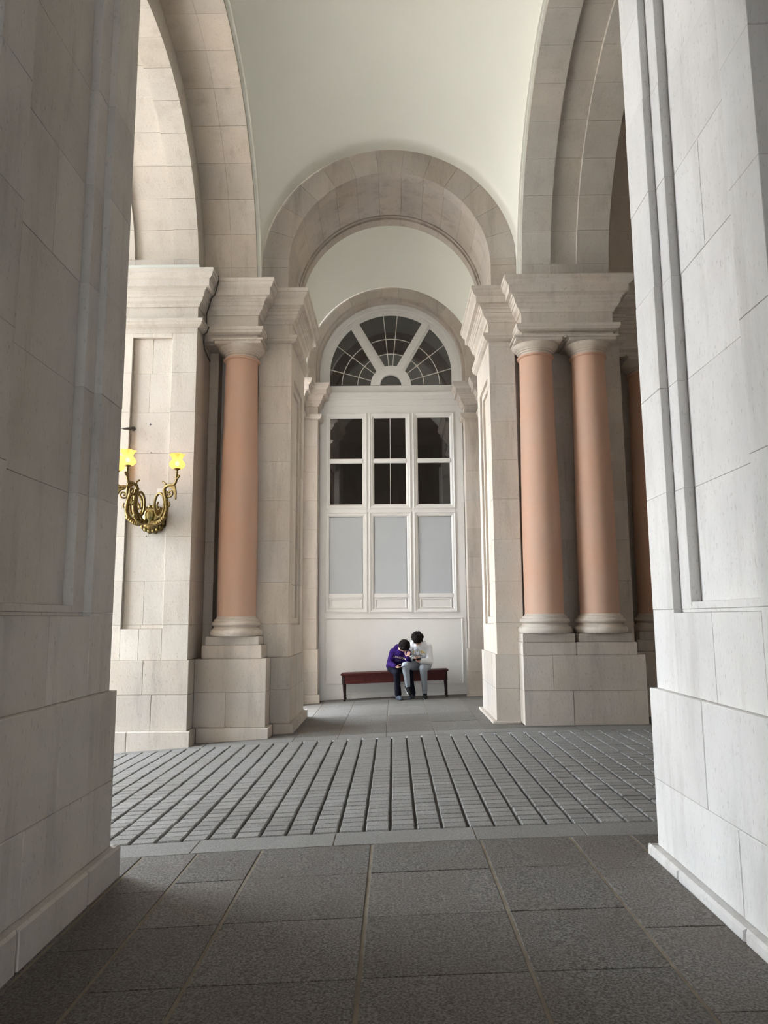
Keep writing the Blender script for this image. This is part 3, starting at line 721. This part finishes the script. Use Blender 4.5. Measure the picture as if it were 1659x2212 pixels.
sh('ceiling', 'flat corridor ceiling right of the door bay, out of view', (1.9, 2.44, 11.8, 13.2, 6.3, 6.6))

# ================================================================== WALL LAMP
def crom(pts, n=6):
    P = [Vector(p) for p in pts]; out = []
    for i in range(len(P)-1):
        p0, p1, p2, p3 = P[max(i-1, 0)], P[i], P[i+1], P[min(i+2, len(P)-1)]
        for k in range(n):
            t = k/n; out.append(.5*((2*p1)+(p2-p0)*t+(2*p0-5*p1+4*p2-p3)*t*t+(3*p1-p0-3*p2+p3)*t**3))
    out.append(P[-1]); return out
m_, nt_, bs_ = mat('lit_shade')
em = nd(nt_, 'ShaderNodeEmission'); em.inputs[0].default_value = (1.0, .60, .14, 1); em.inputs[1].default_value = .22
tl = nd(nt_, 'ShaderNodeBsdfTranslucent'); tl.inputs[0].default_value = (1.0, .60, .24, 1)
ad = nd(nt_, 'ShaderNodeAddShader'); nt_.links.new(em.outputs[0], ad.inputs[0]); nt_.links.new(tl.outputs[0], ad.inputs[1])
tr = nd(nt_, 'ShaderNodeBsdfTransparent'); tr.inputs[0].default_value = (1, .93, .75, 1)
mx = nd(nt_, 'ShaderNodeMixShader'); mx.inputs[0].default_value = .85
nt_.links.new(tr.outputs[0], mx.inputs[1]); nt_.links.new(ad.outputs[0], mx.inputs[2])
nt_.links.new(mx.outputs[0], nt_.nodes['Material Output'].inputs[0]); M['shade'] = m_
m_, nt_, bs_ = mat('bulb'); bs_.inputs['Emission Color'].default_value = (1, .86, .6, 1); bs_.inputs['Emission Strength'].default_value = 3.2; M['bulb'] = m_
LC = PX(317, 1113, 9.42)
L = empty('wall_lamp', (LC.x, 9.65, LC.z-.2), 'ornate brass wall lamp with scrolled arms and lit glass tulip shades', 'lamp')
def ripple(a, r, h): return 1+.05*math.cos(14*a) if r > .12 else 1
MB().lathe((LC.x, 9.70, LC.z-.02), [(.02, 0), (.175, .0), (.19, .02), (.17, .04), (.185, .055), (.15, .075), (.155, .09), (.11, .105), (.08, .12), (.02, .125)], 56, 'Y', ripple).build('rosette', 'brass', L, True)
for i in range(18):
    a = 2*PI*i/18; r = .155
    if i == 0: leafs = MB()
    leafs.ball((LC.x+r*math.cos(a), 9.625, LC.z-.02+r*math.sin(a)), .034, 1, .6, 1, 8)
leafs.build('rosette_leaf_rim', 'brass', L, True)
MB().ball((LC.x, 9.52, LC.z), .105, 1, .95, 1, 20).build('boss', 'brass_bright', L, True)
plate = PX(352, 1082, 9.68)
MB().box(plate.x-.09, plate.x+.085, 9.685, 9.705, plate.z-.19, plate.z+.17, .006).build('back_plate', 'white_plate', L)
SHP = [(.03, 0), (.07, .008), (.097, .035), (.102, .06), (.088, .09), (.064, .118), (.062, .135), (.078, .165), (.096, .19)]
def frill(a, r, h): return 1+(.14*math.cos(6*a)*max(0, (h-.12)/.07))
def lamp_arm(az, k=1.0, shade=True):
    ca, sa = math.cos(az), math.sin(az)
    def W(r, h, o=0): return Vector((LC.x+ca*r*k+sa*o, 9.50-sa*r*k+ca*o, LC.z+h*k))
    b = MB()
    b.tube([W(*p) for p in map(tuple, [(q.x, q.y) for q in crom([(.03, -.05, 0), (.12, -.105, 0), (.22, -.06, 0), (.28, .05, 0), (.275, .17, 0), (.25, .27, 0), (.235, .33, 0)])])], .027)
    b.tube([W(q.x, q.y) for q in crom([(.235, .30, 0), (.25, .36, 0), (.32, .385, 0), (.385, .385, 0), (.42, .43, 0), (.425, .50, 0)])], [.023-.0003*i for i in range(31)])
    arm = b.build('arm', 'brass', L, True)
    c = MB()
    c.tube([W(.165+.078*math.cos(t), .135+.155*math.sin(t)) for t in [2*PI*i/28 for i in range(29)]], .017, 8)
    c.tube([W(.17+(.055-.012*t)*math.cos(t*1.0+2), .11+(.075-.016*t)*math.sin(t*1.0+2)) for t in [.25*i for i in range(17)]], .012, 6)
    c.tube([W(.33+(.06-.006*t)*math.cos(t+2.6), .28+(.06-.006*t)*math.sin(t+2.6)) for t in [.35*i for i in range(25)]], .013, 6)
    c.tube([W(.30+(.035-.005*t)*math.cos(-t+1.2), .13+(.04-.006*t)*math.sin(-t+1.2)) for t in [.4*i for i in range(16)]], .011, 6)
    for (r0, h0, r1, h1) in ((.25, .33, .22, .43), (.41, .44, .47, .49), (.10, -.07, .16, -.02), (.16, -.09, .20, .0)):
        c.tube([W(q.x, q.y) for q in crom([(r0, h0, 0), ((r0+r1)/2+.02, (h0+h1)/2+.02, 0), (r1, h1, 0), (r1-.02, h1+.012, 0)], 4)], [.014, .014, .013, .013, .012, .012, .011, .011, .01, .01, .012, .014, .012], 6)
    for i in range(6):
        t = i/5; c.tube([W(q.x, q.y) for q in crom([(.30+.02*i, .37, 0), (.36+.012*i, .34-.01*i, 0), (.40+.004*i, .33-.028*i, 0)], 4)], .012, 6)
    for i in range(9):
        t = i/8; q = W(.06+.2*t, -.085+.02*math.sin(t*PI)*-1+.06*t*t); c.ball(q, .034, 1, 1, 1, 8)
    c.build('scrollwork', 'brass', L, True)
    tp = W(.427, .50)
    MB().lathe(tp, [(.006, 0), (.014, .01), (.01, .03), (.018, .04), (.01, .055), (.016, .07), (.04, .085), (.043, .095), (.02, .10)], 18).build('candle_cup', 'brass', L, True)
    if shade:
        MB().lathe((tp.x, tp.y, tp.z+.09), SHP, 36, 'Z', frill).build('glass_shade', 'shade', L, True)
        MB().ball((tp.x, tp.y, tp.z+.16), .028, 1, 1, 1.2, 12).build('bulb', 'bulb', L, True)
lamp_arm(math.radians(22)); lamp_arm(math.radians(112)); lamp_arm(math.radians(172))

# ------------------------------------------------------------------ small fittings
def cable(pts, r, name, label):
    b = MB(); b.tube([Vector(p) for p in pts], r, 6); tag(b.build(name, 'cable'), label, 'cable')
e1 = [(-2.40+.255, 9.68, 6.165)]
cx_ = -2.64
cable([(-2.40, 9.66, 6.16), (-2.40, 9.69, 6.10), (-2.42, 9.71, 6.03), (-2.465, 9.76, 5.92), (-2.52, 9.80, 5.90), (-2.555, 9.84, 5.81), (-2.585, 9.87, 5.74), (-2.61, 9.90, 5.69), (-2.61, 9.91, 5.54), (-2.56, 9.86, 5.49), (-2.59, 9.88, 5.43), (-2.64, 9.92, 5.40), (-2.645, 9.93, 5.30), (-2.645, 10.0, 5.22), (-2.645, 10.3, 5.15)], .009, 'cable', 'dark cable running down the corner between lamp pier and column entablature')
pz = PX(350, 567, 9.62)
o = MB().box(-4.5, -2.60, 9.43, 9.58, 6.152, 6.215, .008).build('light_strip', plain('pale_green_metal', (.60, .63, .60), .5)); tag(o, 'pale metal strip casing lying on the cornice above the lamp pier', 'casing')
q = PX(283, 925, 9.60)
b = empty('bracket', (q.x, 9.65, q.z), 'small dark iron bracket fixed to the pier above the wall lamp', 'bracket')
MB().ball((q.x+.02, 9.63, q.z), .034, 1, .9, 1, 12).build('mount', 'iron', b, True)
MB().tube([(q.x+.02, 9.61, q.z), (q.x-.08, 9.58, q.z-.012), (q.x-.13, 9.57, q.z-.008)], [.022, .015, .004], 8).build('spike', 'iron', b, True)
for k, (px, py) in enumerate(((325, 917), (326, 978), (316, 1158), (331, 722))):
    p = PX(px, py, 9.70); o = MB().lathe((p.x, 9.702, p.z), [(.004, -.01), (.016, -.002), (.014, .004), (.002, .006)] if k == 0 else [(.003, -.01), (.009, -.002), (.008, .004), (.002, .006)], 10, 'Y').build('wall_plug', 'iron')
    tag(o, ('larger rusty iron plug in the pier panel above the lamp', 'small iron plug in the pier panel just above the lamp shades', 'small iron plug in the pier panel below the lamp rosette', 'small iron plug at the very top of the pier panel')[k], 'plug')
o = MB().box(2.33, 2.58, 9.75, 9.93, 6.151, 6.18, .004).build('wooden_wedge', plain('raw_wood', (.32, .22, .13), .8)); tag(o, 'small wooden wedge on the cornice above the paired columns', 'wedge')

# ================================================================== BENCH
BX0, BX1, BY0, BY1 = -.935, .965, 13.72, 14.07
bz = g(.02)
B = empty('bench', (.015, 13.9, bz), 'dark red-brown wooden bench standing before the white door', 'bench')
MB().box(BX0-.03, BX1+.03, BY0-.03, BY1+.02, bz+.455, bz+.487, .008).build('seat', 'wood', B)
MB().box(BX0, BX1, BY0, BY0+.02, bz+.30, bz+.455).build('apron', 'wood', B)
MB().box(BX0+.005, BX1-.005, BY0-.008, BY0+.01, bz+.375, bz+.388, .003).box(BX0+.005, BX1-.005, BY0-.006, BY0+.01, bz+.30, bz+.31, .003).build('apron_bead', 'wood', B)
MB().box(BX0, BX1, BY1-.02, BY1, bz+.30, bz+.455).build('apron', 'wood', B)
for x in (BX0, BX1-.02): MB().box(x, x+.02, BY0, BY1, bz+.30, bz+.455).build('end_panel', 'wood', B)
for x in (BX0+.022, BX1-.022):
    for y in (BY0+.022, BY1-.022):
        MB().lathe((x, y, bz), [(.012, .0), (.022, .012), (.022, .03), (.013, .045), (.02, .07), (.016, .09), (.024, .27), (.02, .285), (.03, .30), (.03, .45)], 14).build('leg', 'wood_dark', B, True)
B.rotation_euler = (0, -math.atan(.038), 0)

# ================================================================== PEOPLE
def fused(mb, name, material, voxel, parent=None, it=4, origin=None):
    me = bpy.data.meshes.new('tmp'); me.from_pydata([tuple(v) for v in mb.v], [], mb.f)
    t = bpy.data.objects.new('tmp', me); col.objects.link(t)
    r = t.modifiers.new('r', 'REMESH'); r.mode = 'VOXEL'; r.voxel_size = voxel
    s = t.modifiers.new('s', 'SMOOTH'); s.iterations = it; s.factor = .5
    bpy.context.view_layer.update()
    ev = t.evaluated_get(bpy.context.evaluated_depsgraph_get()); m2 = bpy.data.meshes.new_from_object(ev)
    vs = [v.co[:] for v in m2.vertices]; fs = [tuple(p.vertices) for p in m2.polygons]
    bpy.data.objects.remove(t); bpy.data.meshes.remove(me); bpy.data.meshes.remove(m2)
    return mesh(name, vs, fs, material, parent, True, True, origin)
def cloth(name, c, fold=.5):
    m, nt, bs = mat(name); bs.inputs['Base Color'].default_value = c+(1,); bs.inputs['Roughness'].default_value = .9; bs.inputs['Specular IOR Level'].default_value = .15
    bump(nt, bs, posnoise(nt, 14, 3, (1, 1, .6)), fold, .03); return m
M['skin'] = plain('skin', (.60, .36, .27), .55, spec=.3)
M['hair'] = plain('dark_hair', (.011, .008, .007), .85, spec=.12, noise=.5, nscale=90)
M['purple'] = cloth('purple_fleece', (.021, .006, .082)); M['navy'] = cloth('navy_cloth', (.006, .007, .014))
M['offwhite'] = cloth('white_fleece', (.64, .66, .69)); M['greyjog'] = cloth('grey_jersey', (.28, .31, .35))
M['sock'] = cloth('white_sock', (.70, .71, .72), .1); M['shoe_black'] = plain('black_shoe', (.008, .008, .009), .8, spec=.15); M['shoe_grey'] = plain('grey_shoe', (.055, .065, .085), .85, spec=.2)
M['phone'] = plain('phone_case', (.015, .015, .018), .25); M['gold'] = plain('gold_print', (.55, .36, .06), .7); M['greyprint'] = plain('grey_print', (.22, .23, .26), .8); M['sand'] = plain('sand_print', (.62, .52, .36), .8)
def hand(b, wr, d, n, side, curl=.9, s=1.0):
    """wrist point, pointing direction, palm normal; adds palm, four fingers and a thumb"""
    wr = Vector(wr); d = Vector(d).normalized(); n = Vector(n); n = (n-d*n.dot(d)).normalized(); t = d.cross(n)*side
    for o in (-.024, -.008, .008, .024): b.capsule(wr+t*o*.6*s, .014*s, wr+d*.075*s+t*o*s, .012*s, 8)
    for i, (o, ln) in enumerate(((.030, .062), (.010, .072), (-.010, .068), (-.029, .052))):
        p = wr+d*.078*s+t*o*s; dd = d.copy()
        for j, (f, rr) in enumerate(((.45, .0092), (.32, .0085), (.25, .0078))):
            dd = (Matrix.Rotation(curl*(.55 if j == 0 else .75)*(1), 3, d.cross(n)) @ dd)
            q = p+dd*ln*f*s*1.25; b.capsule(p, rr*s, q, rr*s*.93, 8); p = q
    p = wr+d*.02*s+t*.03*s; dd = (d*.55+t*.75+n*.35).normalized()
    for ln, rr in ((.036, .0115), (.030, .010), (.024, .0085)):
        q = p+dd*ln*s; b.capsule(p, rr*s, q, rr*s*.92, 8); p = q; dd = (dd+d*.35+n*.2).normalized()
def head(b, c, f, up, s=1.0):
    """skull, jaw, nose and ears; f = facing, up = crown direction"""
    c = Vector(c); f = Vector(f).normalized(); up = Vector(up); up = (up-f*up.dot(f)).normalized(); r = f.cross(up)
    R = Matrix((r, f, up)).transposed()
    b.ball(c+up*.02*s, .094*s, .86, 1.02, 1.0, 20, R); b.ball(c+f*.03*s-up*.055*s, .062*s, .92, .95, 1.05, 16, R)
    b.capsule(c+f*.092*s+up*.005*s, .009*s, c+f*.112*s-up*.028*s, .014*s, 8)
    for sd_ in (-1, 1): b.ball(c+r*sd_*.083*s-up*.008*s-f*.005*s, .03*s, .35, .75, 1.1, 10, R)
    return R, r, f, up, c
def person(cfg):
    K = cfg; px = {k: PX(*v) for k, v in K['pt'].items()}; s = K['s']
    for q in K['stand']: px['an'+q].z = g(px['an'+q].x)+.092
    b = MB()
    R, r, f, up, hc = head(b, px['head'], K['face'], K['crown'], s)
    b.capsule(hc-up*.06*s-f*.03*s, .052*s, px['neck'], .06*s); b.capsule(px['neck'], .06*s, px['chest'], .10*s); b.capsule(px['chest'], .10*s, px['hip'], .09*s)
    for q in 'LR':
        b.capsule(px['chest'], .07*s, px['sh'+q], .05*s); b.capsule(px['sh'+q], .048*s, px['el'+q], .038*s); b.capsule(px['el'+q], .038*s, px['wr'+q], .026*s)
        hd = K['hand'+q]; hand(b, px['wr'+q], hd[0], hd[1], hd[2], hd[3], s*.95)
        b.capsule(px['hip'], .09*s, px['hi'+q], .075*s); b.capsule(px['hi'+q], .075*s, px['kn'+q], .052*s); b.capsule(px['kn'+q], .05*s, px['an'+q], .034*s)
    base = (px['hip'].x, px['hip'].y-.2, g(px['hip'].x))
    body = fused(b, 'person', 'skin', .0055, None, 3, base); tag(body, K['label'], 'person')
    # face
    for sd_ in (-1, 1):
        MB().ball(hc+f*.083*s+r*sd_*.032*s+up*.008*s, .011*s, 1, 1, .7, 10).build('eye', 'hair', body, True)
        MB().capsule(hc+f*.092*s+r*sd_*.018*s+up*.028*s, .004*s, hc+f*.083*s+r*sd_*.045*s+up*.03*s, .004*s, 6).build('eyebrow', 'hair', body, True)
    MB().capsule(hc+f*.094*s-r*.02*s-up*.062*s, .005*s, hc+f*.094*s+r*.02*s-up*.062*s, .005*s, 6).build('mouth', plain('lips', (.45, .20, .17), .5), body, True)
    # hair
    h = MB(); rnd = random.Random(K['seed'])
    h.ball(hc+up*.042*s-f*.022*s, .104*s, .96, 1.06, .98, 18, R)
    for i in range(130):
        a, e = rnd.uniform(0, 2*PI), rnd.uniform(-.25, 1.45)
        v = (r*math.cos(a)*math.cos(e)+f*math.sin(a)*math.cos(e)*1.05+up*math.sin(e))
        if v.dot(f) > .55 and e < .35: continue
        h.ball(hc+up*.04*s-f*.018*s+v*.101*s, rnd.uniform(.013, .024)*s, 1, 1, 1, 8)
    fused(h, 'hair', 'hair', .007*s, body, 2)
    # hoodie
    h = MB(); T = K['torso']
    for q in 'LR':
        h.capsule(px['hi'+q]+Vector((0, .0, .04)), .115*T, px['sh'+q]+Vector((0, .01, -.02)), .088*T); h.capsule(px['sh'+q], .082*T, px['el'+q], .064*s); h.capsule(px['el'+q], .064*s, px['wr'+q], .043*s)
        h.capsule(px['neck']+Vector((0, .03, -.01)), .075*s, px['sh'+q], .075*s)
        h.capsule(px['wr'+q], .043*s, px['wr'+q]+(px['el'+q]-px['wr'+q]).normalized()*.05, .050*s)
    h.capsule(px['hip']+Vector((0, -.01, .05)), .135*T, px['chest'], .145*T); h.capsule(px['chest'], .145*T, px['neck']+Vector((0, .03, -.03)), .095*T)
    h.capsule(px['neck']+Vector((-.085, .03, .025)), .055*s, px['neck']+Vector((.085, .03, .025)), .055*s); h.capsule(px['neck']+Vector((-.06, .09, .05)), .05*s, px['neck']+Vector((.06, .09, .05)), .05*s)
    hood = fused(h, 'hoodie', K['top'], .009, body, 3)
    # trousers
    h = MB()
    for q in 'LR':
        h.capsule(px['hip'], .10*T, px['hi'+q], .095*T); h.capsule(px['hi'+q], .095*T, px['kn'+q], .073*K['leg']); h.capsule(px['kn'+q], .072*K['leg'], px['an'+q]+(px['kn'+q]-px['an'+q])*.45, .062*K['leg']*K.get('calf', 1)); h.capsule(px['an'+q]+(px['kn'+q]-px['an'+q])*.45, .062*K['leg']*K.get('calf', 1), px['an'+q]+(px['kn'+q]-px['an'+q])*K['hem'], K['cuff'])
    fused(h, 'trousers', K['bottom'], .009, body, 3)
    for q in 'LR':
        fd = Vector(K['foot'+q][0]).normalized(); an = px['an'+q]; drop = K['foot'+q][1]
        dn = Vector((0, 0, -1)); dn = (dn-fd*dn.dot(fd)).normalized()
        if K.get('socks'): MB().capsule(an+Vector((0, 0, .06)), .036, an+dn*.03, .038).build('sock', 'sock', body, True)
        h = MB(); hl = an+dn*drop-fd*.04
        h.capsule(hl+dn*-.036, .036, hl+fd*.11-dn*.032, .042); h.capsule(hl+fd*.10-dn*.03, .040, hl+fd*.19-dn*.024, .030); h.capsule(hl-dn*.045, .040, an+dn*.015, .040); h.capsule(hl+fd*.07-dn*.06, .036, an+fd*.02+dn*.02, .036)
        sh_ = fused(h, 'shoe', K['shoe'], .006, body, 2)
        sl = MB(); sl.capsule(hl-dn*.006, .012, hl+fd*.18-dn*.006, .012)
        for o in (-.022, .022):
            sd2 = fd.cross(dn)*o; sl.capsule(hl-dn*.007+sd2, .011, hl+fd*.16-dn*.007+sd2, .012)
        fused(sl, 'sole', K.get('sole', 'shoe_grey'), .006, sh_, 1)
    return body, hood, px
def drape(txt, size, mid, target, material, name, rot=0, lift=.004, verts=None, faces=None):
    """flat print laid on the cloth of a garment"""
    if txt is not None:
        cu = bpy.data.curves.new('t', 'FONT'); cu.body = txt; cu.size = size; cu.align_x = 'CENTER'; cu.resolution_u = 3
        t = bpy.data.objects.new('t', cu); col.objects.link(t); bpy.context.view_layer.update()
        m2 = bpy.data.meshes.new_from_object(t.evaluated_get(bpy.context.evaluated_depsgraph_get()))
        verts = [(v.co.x, v.co.y) for v in m2.vertices]; faces = [tuple(p.vertices) for p in m2.polygons]
        bpy.data.objects.remove(t); bpy.data.meshes.remove(m2)
    W = wloc(target); tv = [v.co+W for v in target.data.vertices]
    tree = BVHTree.FromPolygons(tv, [tuple(p.vertices) for p in target.data.polygons])
    out = []; c, s_ = math.cos(rot), math.sin(rot)
    for (u, v) in verts:
        x, z = mid[0]+u*c-v*s_, mid[2]+u*s_+v*c
        o_ = Vector((x, 12.4, z)); dr = (Vector((x, 13.5, z))-o_).normalized()
        hit = tree.ray_cast(o_, dr)
        y = hit[0].y-lift if hit[0] else mid[1]
        out.append((x, y, z))
    return mesh(name, out, faces, material, target)
white = dict(stand='L', s=1.0, seed=3, torso=1.0, leg=1.0, calf=.92, hem=.03, cuff=.046, top='offwhite', bottom='greyjog', shoe='shoe_black', sole='sock', socks=True,
    label='person in white printed hoodie and grey joggers on the bench, bent over a phone',
    face=(-.08, -.08, -1), crown=(-.05, -1, .1),
    pt=dict(hip=(911, 1437, 13.86), chest=(907, 1409, 13.66), neck=(904, 1391, 13.56), head=(901.5, 1380, 13.42),
            shL=(924, 1398, 13.62), shR=(889, 1397, 13.64), elL=(928.5, 1428, 13.56), wrL=(911, 1428, 13.34), elR=(884, 1424, 13.60), wrR=(892, 1421, 13.36),
            hiL=(921, 1438, 13.82), hiR=(902, 1438, 13.82), knL=(914.5, 1443, 13.36), anL=(918, 1490, 13.64), knR=(876, 1438, 13.30), anR=(881, 1482, 13.46)),
    handL=((-.85, -.25, .05), (.1, -.5, .9), 1, .75), handR=((.75, -.35, -.25), (.1, -.4, .9), -1, .75),
    footL=((.05, -1, 0), .095), footR=((.28, -.85, -.45), .085))
purple = dict(stand='LR', s=.93, seed=9, torso=.92, leg=.88, calf=1.0, hem=.02, cuff=.062, top='purple', bottom='navy', shoe='shoe_grey', socks=False,
    label='person in purple hoodie and dark trousers on the bench, leaning towards a phone',
    face=(.22, -.08, -.97), crown=(.25, -.95, .1),
    pt=dict(hip=(852, 1442, 13.86), chest=(858, 1420, 13.68), neck=(866, 1403, 13.54), head=(873, 1397, 13.40),
            shL=(880, 1411, 13.56), shR=(850, 1409, 13.62), elR=(842, 1434, 13.58), wrR=(853, 1439, 13.36), elL=(884, 1432, 13.52), wrL=(881, 1421, 13.33),
            hiR=(846, 1443, 13.82), hiL=(864, 1443, 13.82), knR=(857, 1453, 13.37), anR=(860, 1498, 13.60), knL=(885, 1454, 13.50), anL=(891, 1493, 13.68)),
    handR=((.85, -.45, -.28), (.1, -.3, .95), -1, .45), handL=((.15, -.3, .95), (.2, .6, .3), 1, .9),
    footR=((.35, -1, 0), .085), footL=((-.35, -1, 0), .085))
bB, hB, pB = person(white)
bA, hA, pA = person(purple)
# prints on the hoodies
t1 = PX(863, 1423, 13.5); drape('LONDON', .05, t1, hA, 'sand', 'print', -.22)
t2 = PX(860, 1430, 13.5); drape('CITY', .05, t2, hA, 'greyprint', 'print', -.22)
c = PX(902, 1410, 13.5)
ring = []; rf = []
for i in range(25):
    a = 2*PI*i/24; ring += [(.035*math.cos(a), .055*math.sin(a)), (.044*math.cos(a), .066*math.sin(a))]
    if i: rf.append((2*i-2, 2*i-1, 2*i+1, 2*i))
drape(None, 0, c, hB, 'greyprint', 'print', 0, .004, ring, rf)
def strokes(lst, mid, material):
    vs, fs = [], []
    for (x0, z0, x1, z1, wd) in lst:
        d = Vector((x1-x0, z1-z0)); nn = Vector((-d.y, d.x)).normalized()*wd/2; k = len(vs)
        for t in (0, .5, 1): q = Vector((x0, z0))+d*t; vs += [(q.x+nn.x, q.y+nn.y), (q.x-nn.x, q.y-nn.y)]
        fs += [(k, k+1, k+3, k+2), (k+2, k+3, k+5, k+4)]
    drape(None, 0, mid, hB, material, 'print', 0, .005, vs, fs)
strokes([(.05, .02, .08, .03, .014), (.065, .03, .075, -.02, .014), (.085, .03, .10, -.005, .014), (.10, .02, .125, -.02, .014), (-.05, .02, -.075, .03, .014), (-.07, .03, -.08, -.02, .014)], c, 'gold')
strokes([(-.085, -.055, -.03, -.04, .02), (.03, -.04, .085, -.055, .02), (-.02, -.05, .02, -.05, .012), (-.012, .03, .012, .03, .02)], c, 'greyprint')
strokes([(-.10, -.03, -.08, -.085, .007), (-.08, -.085, .03, -.10, .007), (.05, -.03, .04, -.09, .007)], c, 'phone')
def phone(c, d, n, label):
    d = Vector(d).normalized(); n = Vector(n); n = (n-d*n.dot(d)).normalized(); t = d.cross(n)
    R = Matrix((d, t, n)).transposed().to_4x4()
    bm = bmesh.new(); bmesh.ops.create_cube(bm, size=1)
    for v in bm.verts: v.co = Vector((v.co.x*.145, v.co.y*.07, v.co.z*.008))
    bmesh.ops.bevel(bm, geom=list(bm.edges), offset=.003, segments=2, affect='EDGES')
    o = MB().bm(bm, Matrix.Translation(c) @ R).build('phone', 'phone'); tag(o, label, 'phone'); return o
phone(PX(900, 1424.5, 13.275), (1, -.1, .1), (.05, .45, .85), 'dark phone held in both hands by the person in white')
phone(PX(868, 1442, 13.27), (.8, -.2, .25), (-.2, .4, .85), 'dark phone resting in the lap of the person in purple')
